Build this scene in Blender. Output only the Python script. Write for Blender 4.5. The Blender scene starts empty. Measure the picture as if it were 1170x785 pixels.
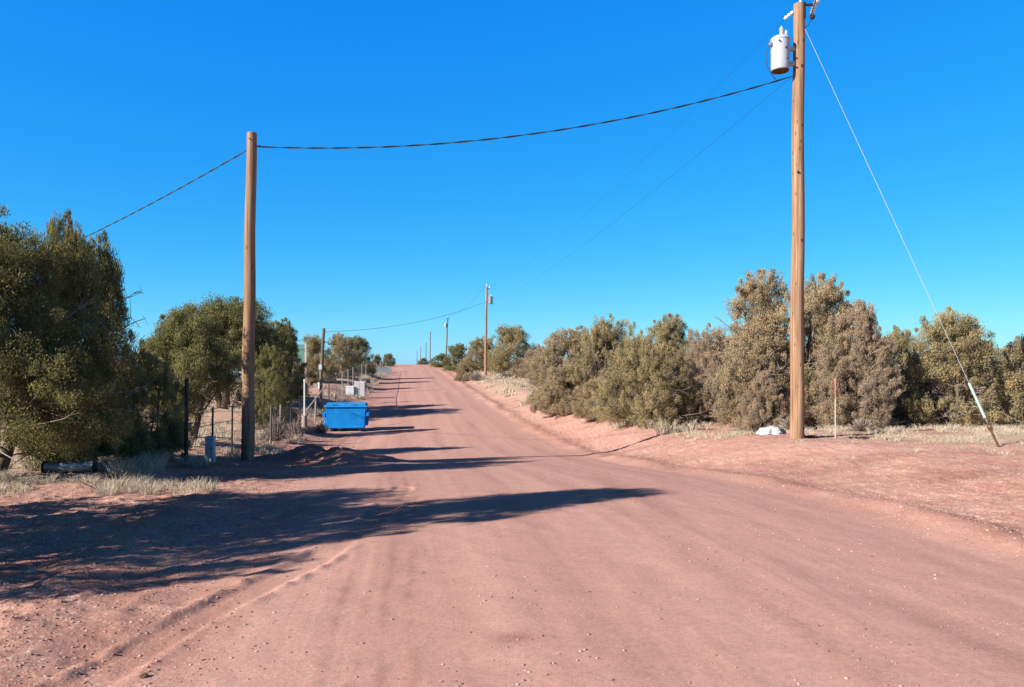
import bpy, math, random
import numpy as np
from mathutils import Vector, Matrix

R_ = math.radians
scene = bpy.context.scene
COL = scene.collection

# ------------------------------------------------------------------ camera
F, CX, HY, EYE = 850.0, 585.0, 408.0, 1.75      # pixel focal length, centre column, horizon row, eye height
cam_d = bpy.data.cameras.new('camera')
cam = bpy.data.objects.new('camera', cam_d)
COL.objects.link(cam)
cam.location = (0, 0, EYE)
cam.rotation_euler = (R_(90), 0, 0)
cam_d.sensor_width = 36.0
cam_d.lens = F / 1170.0 * 36.0
cam_d.shift_y = (HY - 392.5) / 1170.0
cam_d.clip_start = 0.05
cam_d.clip_end = 9000
scene.camera = cam


def at(px, py, Y):
    return Vector(((px - CX) / F * Y, Y, EYE - (py - HY) / F * Y))


# ------------------------------------------------------------------ materials
def new_mat(name):
    m = bpy.data.materials.new(name)
    m.use_nodes = True
    nt = m.node_tree
    nt.nodes.clear()
    out = nt.nodes.new('ShaderNodeOutputMaterial')
    return m, nt, out


def N(nt, typ, **kw):
    n = nt.nodes.new(typ)
    for k, v in kw.items():
        if k in n.inputs.keys() if hasattr(n.inputs, 'keys') else False:
            n.inputs[k].default_value = v
        else:
            setattr(n, k, v)
    return n


def principled(nt, out, rough=0.8, metal=0.0, spec=0.3):
    b = nt.nodes.new('ShaderNodeBsdfPrincipled')
    b.inputs['Roughness'].default_value = rough
    b.inputs['Metallic'].default_value = metal
    b.inputs['Specular IOR Level'].default_value = spec
    nt.links.new(b.outputs[0], out.inputs['Surface'])
    return b


def ramp(nt, src, stops):
    r = nt.nodes.new('ShaderNodeValToRGB')
    el = r.color_ramp.elements
    while len(el) > 1:
        el.remove(el[-1])
    el[0].position = stops[0][0]
    el[0].color = (*stops[0][1], 1)
    for p, c in stops[1:]:
        e = el.new(p)
        e.color = (*c, 1)
    nt.links.new(src, r.inputs[0])
    return r.outputs[0]


def noise(nt, vec, scale, detail=4, rough=0.55):
    n = nt.nodes.new('ShaderNodeTexNoise')
    n.inputs['Scale'].default_value = scale
    n.inputs['Detail'].default_value = detail
    n.inputs['Roughness'].default_value = rough
    if vec is not None:
        nt.links.new(vec, n.inputs['Vector'])
    return n.outputs['Fac']


def mapping(nt, vec, scale):
    m = nt.nodes.new('ShaderNodeMapping')
    m.inputs['Scale'].default_value = scale
    nt.links.new(vec, m.inputs['Vector'])
    return m.outputs[0]


def mix(nt, fac, a, b, mode='MIX'):
    m = nt.nodes.new('ShaderNodeMix')
    m.data_type = 'RGBA'
    m.blend_type = mode
    for v, k in ((fac, 0), (a, 6), (b, 7)):
        if isinstance(v, (int, float)):
            m.inputs[k].default_value = v
        elif isinstance(v, tuple):
            m.inputs[k].default_value = (*v, 1)
        else:
            nt.links.new(v, m.inputs[k])
    return m.outputs[2]


def bump(nt, h, strength, dist, bsdf, prev=None):
    b = nt.nodes.new('ShaderNodeBump')
    b.inputs['Strength'].default_value = strength
    b.inputs['Distance'].default_value = dist
    nt.links.new(h, b.inputs['Height'])
    if prev is not None:
        nt.links.new(prev, b.inputs['Normal'])
    if bsdf is not None:
        nt.links.new(b.outputs[0], bsdf.inputs['Normal'])
    return b.outputs[0]


def paint_mat(name, col, rough=0.5, metal=0.0, wear=0.15, scale=6.0, spec=0.4):
    m, nt, out = new_mat(name)
    b = principled(nt, out, rough, metal, spec)
    tc = nt.nodes.new('ShaderNodeTexCoord')
    f = noise(nt, tc.outputs['Object'], scale, 6, 0.65)
    d = tuple(c * (1 - wear) for c in col)
    l = tuple(min(1, c * (1 + wear * 0.6)) for c in col)
    c = ramp(nt, f, [(0.3, d), (0.55, col), (0.75, l)])
    nt.links.new(c, b.inputs['Base Color'])
    return m


def wood_mat(name, dark, mid, light):
    m, nt, out = new_mat(name)
    b = principled(nt, out, 0.85, 0, 0.15)
    tc = nt.nodes.new('ShaderNodeTexCoord')
    g = noise(nt, mapping(nt, tc.outputs['Object'], (22, 22, 0.55)), 1.0, 7, 0.7)
    blot = noise(nt, mapping(nt, tc.outputs['Object'], (3, 3, 0.7)), 1.0, 3, 0.5)
    c1 = ramp(nt, g, [(0.30, dark), (0.48, mid), (0.68, light)])
    c2 = mix(nt, ramp(nt, blot, [(0.4, (0, 0, 0)), (0.7, (0.55, 0.55, 0.55))]), c1, tuple(0.5 * (a + b_) for a, b_ in zip(dark, mid)))
    # drying checks and small knots
    v = nt.nodes.new('ShaderNodeTexVoronoi')
    v.inputs['Scale'].default_value = 1.0
    nt.links.new(mapping(nt, tc.outputs['Object'], (9, 9, 2.2)), v.inputs['Vector'])
    knot = ramp(nt, v.outputs['Distance'], [(0.08, (0.8, 0.8, 0.8)), (0.14, (0, 0, 0))])
    c3 = mix(nt, knot, c2, tuple(x * 0.35 for x in dark))
    nt.links.new(c3, b.inputs['Base Color'])
    ck = noise(nt, mapping(nt, tc.outputs['Object'], (55, 55, 0.35)), 1.0, 3, 0.5)
    crack = ramp(nt, ck, [(0.30, (0.85, 0.85, 0.85)), (0.38, (0, 0, 0))])
    c4 = mix(nt, crack, c3, tuple(x * 0.5 for x in dark))
    nt.links.new(c4, b.inputs['Base Color'])
    bump(nt, g, 0.5, 0.012, b)
    return m


M = {}
M['pole_wood'] = wood_mat('pole_wood', (0.10, 0.050, 0.028), (0.275, 0.160, 0.094), (0.42, 0.285, 0.195))
M['grey_wood'] = wood_mat('grey_wood', (0.05, 0.04, 0.033), (0.13, 0.105, 0.085), (0.20, 0.16, 0.13))
M['bark'] = wood_mat('bark', (0.045, 0.033, 0.025), (0.12, 0.088, 0.066), (0.21, 0.16, 0.125))
M['dark_wood'] = wood_mat('dark_wood', (0.02, 0.014, 0.011), (0.05, 0.035, 0.028), (0.09, 0.065, 0.05))
M['dead_wood'] = wood_mat('dead_wood', (0.16, 0.12, 0.095), (0.30, 0.235, 0.19), (0.42, 0.34, 0.28))
M['cable_black'] = paint_mat('cable_black', (0.015, 0.015, 0.017), 0.6)
M['wire_grey'] = paint_mat('wire_grey', (0.05, 0.055, 0.06), 0.45, 0.6)
M['guy_steel'] = paint_mat('guy_steel', (0.30, 0.31, 0.32), 0.55, 0.3)
M['transformer_grey'] = paint_mat('transformer_grey', (0.37, 0.40, 0.44), 0.45, 0.0, 0.14)
M['dark_metal'] = paint_mat('dark_metal', (0.03, 0.03, 0.032), 0.5, 0.4, 0.3)
M['rust'] = paint_mat('rust', (0.10, 0.045, 0.025), 0.85, 0.1, 0.4, 18)
M['porcelain'] = paint_mat('porcelain', (0.60, 0.63, 0.66), 0.3, 0, 0.08)
M['brown_glaze'] = paint_mat('brown_glaze', (0.09, 0.05, 0.035), 0.3)
M['teal_plastic'] = paint_mat('teal_plastic', (0.27, 0.35, 0.33), 0.55, 0, 0.15)
M['bin_blue'] = paint_mat('bin_blue', (0.003, 0.185, 0.54), 0.55, 0, 0.22, 3.5, 0.2)
def worn_blue():
    m, nt, out = new_mat('bin_blue')
    b = principled(nt, out, 0.55, 0, 0.25)
    tc = nt.nodes.new('ShaderNodeTexCoord')
    O = tc.outputs['Object']
    c = ramp(nt, noise(nt, O, 3.0, 6, 0.65), [(0.3, (0.004, 0.17, 0.48)), (0.52, (0.003, 0.215, 0.60)), (0.75, (0.02, 0.25, 0.64))])
    run = noise(nt, mapping(nt, O, (9, 9, 0.8)), 1.0, 5, 0.65)
    c = mix(nt, ramp(nt, run, [(0.58, (0, 0, 0)), (0.72, (.25, .25, .25))]), c, (0.16, 0.20, 0.25))
    spot = noise(nt, O, 14, 5, 0.7)
    c = mix(nt, ramp(nt, spot, [(0.70, (0, 0, 0)), (0.74, (.9, .9, .9))]), c, (0.13, 0.055, 0.03))
    nt.links.new(c, b.inputs['Base Color'])
    return m


M['bin_blue'] = worn_blue()
M['bin_blue_lid'] = paint_mat('bin_blue_lid', (0.015, 0.25, 0.62), 0.5, 0, 0.15, 4.0, 0.3)
M['galvanised'] = paint_mat('galvanised', (0.30, 0.31, 0.32), 0.5, 0.5, 0.2)
M['white_paint'] = paint_mat('white_paint', (0.60, 0.58, 0.54), 0.55, 0, 0.12)
M['box_grey'] = paint_mat('box_grey', (0.36, 0.40, 0.43), 0.6, 0, 0.15)
M['panel_grey'] = paint_mat('panel_grey', (0.20, 0.23, 0.26), 0.6, 0.2, 0.25)
M['cream_paint'] = paint_mat('cream_paint', (0.40, 0.34, 0.27), 0.6)
M['sign_green'] = paint_mat('sign_green', (0.09, 0.21, 0.19), 0.5)
M['lilac_paint'] = paint_mat('lilac_paint', (0.52, 0.52, 0.62), 0.4)
M['van_white'] = paint_mat('van_white', (0.62, 0.68, 0.76), 0.35)
M['stripe_blue'] = paint_mat('stripe_blue', (0.05, 0.17, 0.42), 0.4)
M['drum_red'] = paint_mat('drum_red', (0.32, 0.045, 0.03), 0.55, 0, 0.3)
M['glass_dark'] = paint_mat('glass_dark', (0.02, 0.025, 0.03), 0.1, 0, 0.1, 2, 0.6)
M['tyre'] = paint_mat('tyre', (0.02, 0.02, 0.02), 0.85)
M['plastic_white'] = paint_mat('plastic_white', (0.52, 0.53, 0.57), 0.4, 0, 0.1)
M['plastic_dark'] = paint_mat('plastic_dark', (0.03, 0.03, 0.035), 0.4)
M['marker_red'] = paint_mat('marker_red', (0.42, 0.13, 0.10), 0.6)
M['pipe_blue'] = paint_mat('pipe_blue', (0.30, 0.36, 0.44), 0.4, 0.4, 0.3)


def foliage_mat():
    m, nt, out = new_mat('juniper_foliage')
    oi = nt.nodes.new('ShaderNodeObjectInfo')
    at_ = nt.nodes.new('ShaderNodeAttribute')
    at_.attribute_name = 'tint'
    # hue differs from spray to spray: olive, yellow-green, dry brown
    t = ramp(nt, at_.outputs['Fac'], [(0.0, (0.62, 0.62, 0.62)), (0.45, (1.0, 1.0, 0.95)), (0.8, (1.28, 1.22, 1.02)), (1.0, (1.45, 1.12, 0.95))])
    c = mix(nt, 1.0, oi.outputs['Color'], t, 'MULTIPLY')
    d = nt.nodes.new('ShaderNodeBsdfDiffuse')
    nt.links.new(c, d.inputs['Color'])
    tr = nt.nodes.new('ShaderNodeBsdfTranslucent')
    nt.links.new(c, tr.inputs['Color'])
    mx = nt.nodes.new('ShaderNodeMixShader')
    mx.inputs[0].default_value = 0.24
    nt.links.new(d.outputs[0], mx.inputs[1])
    nt.links.new(tr.outputs[0], mx.inputs[2])
    nt.links.new(mx.outputs[0], out.inputs['Surface'])
    return m


M['foliage'] = foliage_mat()


def straw_mat(name, a, b_, c_):
    m, nt, out = new_mat(name)
    at_ = nt.nodes.new('ShaderNodeAttribute')
    at_.attribute_name = 'tint'
    c = ramp(nt, at_.outputs['Fac'], [(0, a), (0.5, b_), (1, c_)])
    d = nt.nodes.new('ShaderNodeBsdfDiffuse')
    nt.links.new(c, d.inputs['Color'])
    tr = nt.nodes.new('ShaderNodeBsdfTranslucent')
    nt.links.new(c, tr.inputs['Color'])
    mx = nt.nodes.new('ShaderNodeMixShader')
    mx.inputs[0].default_value = 0.25
    nt.links.new(d.outputs[0], mx.inputs[1])
    nt.links.new(tr.outputs[0], mx.inputs[2])
    nt.links.new(mx.outputs[0], out.inputs['Surface'])
    return m


M['straw'] = straw_mat('straw', (0.32, 0.26, 0.18), (0.51, 0.435, 0.325), (0.63, 0.56, 0.45))
M['twig_grey'] = straw_mat('twig_grey', (0.16, 0.12, 0.10), (0.30, 0.24, 0.20), (0.40, 0.33, 0.28))
M['pebble'] = straw_mat('pebble', (0.22, 0.115, 0.088), (0.42, 0.25, 0.20), (0.60, 0.46, 0.38))


def ground_mat():
    m, nt, out = new_mat('red_dirt')
    b = principled(nt, out, 0.95, 0, 0.08)
    geo = nt.nodes.new('ShaderNodeNewGeometry')
    P = geo.outputs['Position']

    def attr(n):
        a = nt.nodes.new('ShaderNodeAttribute')
        a.attribute_name = n
        return a.outputs['Fac']
    road, straw, dirt = attr('road'), attr('straw'), attr('loose')
    big = noise(nt, P, 0.35, 5, 0.6)
    mid = noise(nt, P, 2.2, 6, 0.65)
    fine = noise(nt, P, 28, 6, 0.7)
    grit = noise(nt, P, 110, 4, 0.7)
    # packed road: pale pinkish with long bands that follow the wheels
    rot = nt.nodes.new('ShaderNodeMapping')
    rot.inputs['Rotation'].default_value = (0, 0, -0.141)
    nt.links.new(P, rot.inputs['Vector'])
    band = noise(nt, mapping(nt, rot.outputs[0], (2.6, 0.05, 0.2)), 1.0, 5, 0.6)
    RD = [(0.30, (0.385, 0.206, 0.166)), (0.5, (0.465, 0.260, 0.212)), (0.70, (0.52, 0.305, 0.252))]
    rc = ramp(nt, band, RD)
    rc = mix(nt, 0.45, rc, ramp(nt, mid, [(0.3, (0.40, 0.218, 0.174)), (0.7, (0.49, 0.283, 0.232))]))
    # verge: redder soil under pale gravel
    vc = ramp(nt, big, [(0.32, (0.36, 0.172, 0.128)), (0.55, (0.445, 0.238, 0.186)), (0.72, (0.52, 0.31, 0.25))])
    vc = mix(nt, 0.5, vc, ramp(nt, mid, [(0.3, (0.33, 0.158, 0.118)), (0.52, (0.435, 0.236, 0.184)), (0.75, (0.545, 0.35, 0.29))]))

    def chip_layer(scale, lo, hi, size):
        """mask of scattered gravel chips"""
        sp = nt.nodes.new('ShaderNodeTexVoronoi')
        sp.inputs['Scale'].default_value = scale
        nt.links.new(P, sp.inputs['Vector'])
        chips = ramp(nt, sp.outputs['Distance'], [(size, (1, 1, 1)), (size * 1.8, (0, 0, 0))])
        cs = nt.nodes.new('ShaderNodeSeparateColor')
        nt.links.new(sp.outputs['Color'], cs.inputs[0])
        return mix(nt, 1.0, chips, ramp(nt, cs.outputs[0], [(lo, (0, 0, 0)), (hi, (1, 1, 1))]), 'MULTIPLY'), cs.outputs[1]
    patch = ramp(nt, noise(nt, P, 0.9, 4, 0.6), [(0.38, (.25, .25, .25)), (0.62, (1, 1, 1))])
    for scl, lo, hi, sz, col in ((13, .70, .72, .20, (0.60, 0.44, 0.37)), (24, .55, .58, .22, (0.64, 0.48, 0.41)), (46, .50, .55, .24, (0.60, 0.43, 0.36))):
        mk, rnd = chip_layer(scl, lo, hi, sz)
        vc = mix(nt, mix(nt, 1.0, mk, patch, 'MULTIPLY'), vc, col)
    chipm, _ = chip_layer(24, .55, .58, .22)
    dk, _ = chip_layer(17, .86, .88, .16)
    vc = mix(nt, dk, vc, (0.19, 0.10, 0.08))
    wheel = attr('wheel')
    stri = noise(nt, mapping(nt, rot.outputs[0], (15, 0.10, 0.2)), 1.0, 6, 0.7)
    gate = ramp(nt, noise(nt, mapping(nt, rot.outputs[0], (1.1, 0.09, 0.2)), 1.0, 3, 0.5), [(0.40, (.15, .15, .15)), (0.60, (1, 1, 1))])
    rc = mix(nt, mix(nt, 1.0, ramp(nt, stri, [(0.28, (.75, .75, .75)), (0.46, (0, 0, 0))]), gate, 'MULTIPLY'), rc, (0.35, 0.192, 0.156))
    rc = mix(nt, mix(nt, 1.0, ramp(nt, stri, [(0.55, (0, 0, 0)), (0.72, (.6, .6, .6))]), gate, 'MULTIPLY'), rc, (0.53, 0.315, 0.258))
    rc = mix(nt, wheel, rc, (0.355, 0.195, 0.158))
    spk = ramp(nt, noise(nt, mapping(nt, rot.outputs[0], (1.4, 0.12, 0.2)), 1.0, 4, 0.6), [(0.42, (.1, .1, .1)), (0.62, (.9, .9, .9))])
    for scl, lo, hi, sz in ((30, .86, .88, .16), (62, .74, .78, .22)):
        mk, _ = chip_layer(scl, lo, hi, sz)
        rc = mix(nt, mix(nt, 1.0, mk, spk, 'MULTIPLY'), rc, (0.58, 0.385, 0.31))
    c = mix(nt, road, vc, rc)
    # darker freshly turned soil
    c = mix(nt, dirt, c, (0.27, 0.125, 0.095))
    sc = ramp(nt, mid, [(0.3, (0.33, 0.22, 0.15)), (0.6, (0.44, 0.34, 0.235))])
    c = mix(nt, straw, c, sc)
    f2 = ramp(nt, fine, [(0.25, (0.78, 0.78, 0.78)), (0.5, (1, 1, 1)), (0.75, (1.16, 1.16, 1.16))])
    c = mix(nt, 1.0, c, f2, 'MULTIPLY')
    g2 = ramp(nt, grit, [(0.3, (0.88, 0.88, 0.88)), (0.7, (1.12, 1.12, 1.12))])
    c = mix(nt, 1.0, c, g2, 'MULTIPLY')
    nt.links.new(c, b.inputs['Base Color'])
    inv = nt.nodes.new('ShaderNodeMath')
    inv.operation = 'SUBTRACT'
    inv.inputs[0].default_value = 1.0
    nt.links.new(road, inv.inputs[1])
    n0 = bump(nt, mix(nt, inv.outputs[0], (0, 0, 0), chipm), 0.35, 0.008, None)
    mr = nt.nodes.new('ShaderNodeMapRange')
    mr.inputs['To Min'].default_value = 0.6
    mr.inputs['To Max'].default_value = 0.16
    nt.links.new(road, mr.inputs['Value'])
    n1 = bump(nt, fine, 0.55, 0.022, None, n0)
    nt.links.new(mr.outputs[0], n1.node.inputs['Strength'])
    bump(nt, grit, 0.45, 0.007, b, n1)
    return m


M['ground'] = ground_mat()

# ------------------------------------------------------------------ mesh helpers


def tag(o, label=None, cat=None, group=None, kind=None):
    if label:
        o['label'] = label
    if cat:
        o['category'] = cat
    if group:
        o['group'] = group
    if kind:
        o['kind'] = kind
    return o


def empty(name, loc, label, cat, group=None, rz=0.0):
    o = bpy.data.objects.new(name, None)
    o.empty_display_size = 0.3
    COL.objects.link(o)
    o.location = loc
    o.rotation_euler = (0, 0, rz)
    return tag(o, label, cat, group)


def np_mesh(name, verts, faces, mat=None, smooth=False, attrs=None):
    """verts (n,3), faces (m,k) with one k."""
    me = bpy.data.meshes.new(name)
    verts = np.asarray(verts, dtype=np.float32)
    faces = np.asarray(faces, dtype=np.int32)
    nv, (nf, k) = len(verts), faces.shape
    me.vertices.add(nv)
    me.vertices.foreach_set('co', verts.ravel())
    me.loops.add(nf * k)
    me.loops.foreach_set('vertex_index', faces.ravel())
    me.polygons.add(nf)
    me.polygons.foreach_set('loop_start', np.arange(0, nf * k, k, dtype=np.int32))
    me.polygons.foreach_set('loop_total', np.full(nf, k, dtype=np.int32))
    me.polygons.foreach_set('use_smooth', np.full(nf, smooth, dtype=bool))
    me.update(calc_edges=True)
    for an, vals in (attrs or {}).items():
        a = me.attributes.new(an, 'FLOAT', 'POINT')
        a.data.foreach_set('value', np.asarray(vals, dtype=np.float32))
    if mat:
        me.materials.append(mat)
    return me


def link(name, me, parent=None, loc=None):
    o = bpy.data.objects.new(name, me)
    COL.objects.link(o)
    if parent is not None:
        o.parent = parent
    if loc is not None:
        o.location = loc
    return o


class MB:
    """collects shapes that form ONE part"""

    def __init__(s):
        s.v, s.f = [], []

    def add(s, v, f):
        k = len(s.v)
        s.v += [tuple(x) for x in v]
        s.f += [tuple(i + k for i in q) for q in f]
        return s

    def box(s, c, d, rz=0.0, rx=0.0, ry=0.0, taper=(1, 1)):
        m = Matrix.Rotation(rz, 3, 'Z') @ Matrix.Rotation(ry, 3, 'Y') @ Matrix.Rotation(rx, 3, 'X')
        vs = []
        for z in (-1, 1):
            tx, ty = (taper if z > 0 else (1, 1))
            for x, y in ((-1, -1), (1, -1), (1, 1), (-1, 1)):
                vs.append(m @ Vector((x * d[0] / 2 * tx, y * d[1] / 2 * ty, z * d[2] / 2)) + Vector(c))
        return s.add(vs, [(3, 2, 1, 0), (4, 5, 6, 7), (0, 1, 5, 4), (1, 2, 6, 5), (2, 3, 7, 6), (3, 0, 4, 7)])

    def tube(s, pts, radii, n=8, cap=True):
        pts = [Vector(p) for p in pts]
        if isinstance(radii, (int, float)):
            radii = [radii] * len(pts)
        base = len(s.v)
        up = None
        for i, p in enumerate(pts):
            t = (pts[min(i + 1, len(pts) - 1)] - pts[max(i - 1, 0)])
            t = t.normalized() if t.length > 1e-9 else Vector((0, 0, 1))
            if up is None:
                up = Vector((0, 0, 1)) if abs(t.z) < 0.9 else Vector((1, 0, 0))
            a = t.cross(up)
            a = a.normalized() if a.length > 1e-6 else t.orthogonal().normalized()
            b = a.cross(t).normalized()
            up = b
            for j in range(n):
                th = 2 * math.pi * j / n
                s.v.append(tuple(p + (a * math.cos(th) + b * math.sin(th)) * radii[i]))
        for i in range(len(pts) - 1):
            for j in range(n):
                j2 = (j + 1) % n
                s.f.append((base + i * n + j, base + i * n + j2, base + (i + 1) * n + j2, base + (i + 1) * n + j))
        if cap:
            s.f.append(tuple(base + j for j in reversed(range(n))))
            s.f.append(tuple(base + (len(pts) - 1) * n + j for j in range(n)))
        return s

    def lathe(s, prof, c=(0, 0, 0), n=20, axis=None):
        """prof: (r, z) list; capped"""
        base = len(s.v)
        m = Matrix.Identity(3)
        if axis is not None:
            m = Vector((0, 0, 1)).rotation_difference(Vector(axis).normalized()).to_matrix()
        for r, z in prof:
            for j in range(n):
                th = 2 * math.pi * j / n
                s.v.append(tuple(m @ Vector((r * math.cos(th), r * math.sin(th), z)) + Vector(c)))
        for i in range(len(prof) - 1):
            for j in range(n):
                j2 = (j + 1) % n
                s.f.append((base + i * n + j, base + i * n + j2, base + (i + 1) * n + j2, base + (i + 1) * n + j))
        s.f.append(tuple(base + j for j in reversed(range(n))))
        s.f.append(tuple(base + (len(prof) - 1) * n + j for j in range(n)))
        return s

    def build(s, name, mat, parent=None, smooth=False, bevel=0.0, loc=None):
        me = bpy.data.meshes.new(name)
        me.from_pydata(s.v, [], s.f)
        me.update()
        me.materials.append(mat)
        if smooth:
            me.polygons.foreach_set('use_smooth', [True] * len(me.polygons))
            me.set_sharp_from_angle(angle=R_(40))
        o = link(name, me, parent, loc)
        if bevel:
            b = o.modifiers.new('bevel', 'BEVEL')
            b.width = bevel
            b.segments = 2
            b.limit_method = 'ANGLE'
        return o


# ------------------------------------------------------------------ numeric noise
def hash2(ix, iy, seed):
    h = (ix.astype(np.int64) * 374761393 + iy.astype(np.int64) * 668265263 + seed * 1442695041) & 0xFFFFFFFF
    h = ((h ^ (h >> 13)) * 1274126177) & 0xFFFFFFFF
    h = h ^ (h >> 16)
    return (h & 0xFFFFFF) / float(0xFFFFFF)


def vnoise(x, y, seed=0):
    ix, iy = np.floor(x), np.floor(y)
    fx, fy = x - ix, y - iy
    fx, fy = fx * fx * (3 - 2 * fx), fy * fy * (3 - 2 * fy)
    a, b = hash2(ix, iy, seed), hash2(ix + 1, iy, seed)
    c, d = hash2(ix, iy + 1, seed), hash2(ix + 1, iy + 1, seed)
    return (a * (1 - fx) + b * fx) * (1 - fy) + (c * (1 - fx) + d * fx) * fy - 0.5


def fbm(x, y, seed, octs=4, gain=0.5):
    t, a = 0.0, 1.0
    for o in range(octs):
        t = t + a * vnoise(x, y, seed + o * 17)
        x, y, a = x * 2.03 + 5.1, y * 2.03 - 3.7, a * gain
    return t


def sstep(a, b, x):
    t = np.clip((x - a) / (b - a), 0, 1)
    return t * t * (3 - 2 * t)


# ------------------------------------------------------------------ terrain
_yy = np.arange(-400, 5000, 0.5)


def _prof(pts, sig):
    z = np.interp(_yy, [p[0] for p in pts], [p[1] for p in pts])
    k = np.arange(-int(sig * 6), int(sig * 6) + 1) * 0.5
    w = np.exp(-0.5 * (k / sig) ** 2)
    w /= w.sum()
    zp = np.pad(z, len(k) // 2, mode='edge')
    return np.convolve(zp, w, mode='valid')


ZC = _prof([(-400, 3), (-40, .3), (0, 0), (5, -.03), (10, -.13), (13, -.36), (17.5, -.84), (24, -1.37), (30, -1.53), (38, -1.55), (50, -1.42),
            (86, -.92), (130, -.33), (165, .02), (185, -.08), (250, -1.35), (400, -3.6), (1000, -12), (5000, -62)], 1.6)
BR = _prof([(-400, .05), (0, .05), (6, .14), (12, .34), (17.6, .64), (24, .68), (30, .66), (50, .6), (86, .45), (165, .45), (400, .3), (5000, .3)], 1.6)
BL = _prof([(-400, .0), (8, .0), (12, .06), (17.3, .24), (25, .5), (33, .6), (40, .72), (60, .75), (86, .6), (165, .4), (400, .2), (5000, .2)], 1.6)

RA, RB, RHW = 1.65, -0.142, 3.95


def uroad(X, Y):
    return X - (RA + RB * Y)


def seg_dist(X, Y, pts):
    """distance to a polyline, and the signed side"""
    best = np.full(X.shape, 1e9)
    sd = np.zeros(X.shape)
    for (x0, y0), (x1, y1) in zip(pts[:-1], pts[1:]):
        dx, dy = x1 - x0, y1 - y0
        L2 = dx * dx + dy * dy
        t = np.clip(((X - x0) * dx + (Y - y0) * dy) / L2, 0, 1)
        px, py = X - (x0 + t * dx), Y - (y0 + t * dy)
        d = np.hypot(px, py)
        side = np.sign(dx * (Y - y0) - dy * (X - x0)) * d
        m = d < best
        best = np.where(m, d, best)
        sd = np.where(m, side, sd)
    return best, sd


TRACKS = [([(-3.2, 1.0), (-2.75, 3.0), (-2.3, 3.95), (-2.16, 5.0), (-1.75, 6.5), (-1.5, 8.5), (-1.6, 11)], 0.15),
          ([(-4.3, 1.5), (-3.75, 3.5), (-3.5, 4.6), (-3.3, 5.6), (-2.9, 7.0), (-2.6, 9.0)], 0.14),
          ([(-0.60, 0), (-0.95, 3.9), (-1.32, 6.7), (-1.9, 11), (-2.7, 16)], 0.07),
          ([(-0.20, 0), (-0.62, 3.9), (-0.95, 6.2), (-1.5, 11), (-2.3, 16)], 0.07)]
MOUNDS = [(-5.0, 18.4, .38, .75, .65), (-4.2, 18.0, .22, .7, .6), (-5.7, 17.6, .14, .6, .5), (-3.6, 18.6, .18, .8, .7), (-5.2, 15.9, .07, 0.8, 0.3),
          (-3.9, 17.6, .08, .7, .3), (-7.9, 11.2, .10, 1.4, .35)]


def ground_z(X, Y, fine=True):
    X, Y = np.asarray(X, float), np.asarray(Y, float)
    u = uroad(X, Y)
    z = np.interp(Y, _yy, ZC)
    edge = 0.25 * vnoise(Y * 0.45, Y * 0 + 3.3, 5) + 0.12 * vnoise(Y * 1.9, Y * 0 + 7.3, 6)
    z = z + np.interp(Y, _yy, BR) * sstep(RHW - .15 + edge, RHW + 3.5 + edge, u)
    z = z + np.interp(Y, _yy, BL) * sstep(4.1, 8.0, -u)
    z = z + 0.05 * (1 - np.clip(np.abs(u) / RHW, 0, 1) ** 2)
    z = z + 0.02 * np.clip(u - 6, 0, 30)
    off = sstep(RHW - .3, RHW + .6, np.abs(u + edge * np.sign(u) * -1))
    # loose windrow left by the grader on the right, a faint one on the left
    wr = 0.6 + 1.2 * np.clip(fbm(X * .0 + Y * .55, Y * 0.0, 31, 3) + .3, 0, 1)
    z = z + 0.075 * wr * np.exp(-((u - 4.15 - edge) / .33) ** 2) * sstep(-2, 6, Y)
    z = z + 0.03 * wr * np.exp(-((u + 4.2 + edge) / .4) ** 2)
    # undulation
    z = z + off * (0.09 * fbm(X * .33, Y * .33, 11, 3))
    z = z + 0.45 * sstep(12, 40, np.abs(u)) * fbm(X * .05, Y * .05, 12, 3) * 2
    if fine:
        near = 1 - sstep(25, 70, Y)
        z = z + off * near * (0.034 * fbm(X * 1.7, Y * 1.7, 13, 4) + 0.035 * np.abs(fbm(X * 6, Y * 6, 14, 3)) + .012 * fbm(X * 12, Y * 12, 20, 2))
        z = z + (1 - off) * near * (0.010 * fbm(u * 2.2, Y * .35, 15, 3) + 0.006 * fbm(X * 5, Y * 5, 16, 3))
        # clods and crusted soil on the left apron in the foreground
        ap = sstep(2.3, 4.0, -u) * near
        z = z + ap * (0.024 * fbm(X * 2.4, Y * 2.4, 18, 4, .6) + 0.035 * np.clip(fbm(X * 7, Y * 7, 17, 3) - .15, 0, 1) + .008 * fbm(X * 13, Y * 13, 19, 2))
        m = (Y > -1) & (Y < 18) & (np.abs(X) < 6)
        if m.any():
            xs, ys = X[m], Y[m]
            dz = np.zeros(xs.shape)
            for pts, w in TRACKS:
                d, sd = seg_dist(xs, ys, pts)
                gap = sstep(-.25, .15, fbm(xs * .8, ys * .8, 21, 2))
                dep = (0.017 if w > .1 else 0.003)
                dz -= dep * (1 - sstep(w * .7, w * 1.15, d)) * (0.35 + .65 * gap)
                dz += dep * 1.0 * np.exp(-((d - w * 1.3) / max(w * .26, .03)) ** 2) * gap * np.clip(.7 + 2.2 * fbm(xs * 8, ys * 8, 22, 3), 0, 2)
            z = z.copy()
            z[m] += dz
    for mx, my, h, rx, ry in MOUNDS:
        g = np.exp(-((X - mx) / rx) ** 2 - ((Y - my) / ry) ** 2)
        z = z + h * g * (1 + .55 * fbm(X * 2.6, Y * 2.6, 23, 3))
    return z


def gz(x, y):
    return float(ground_z(np.array([x]), np.array([y]))[0])


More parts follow.
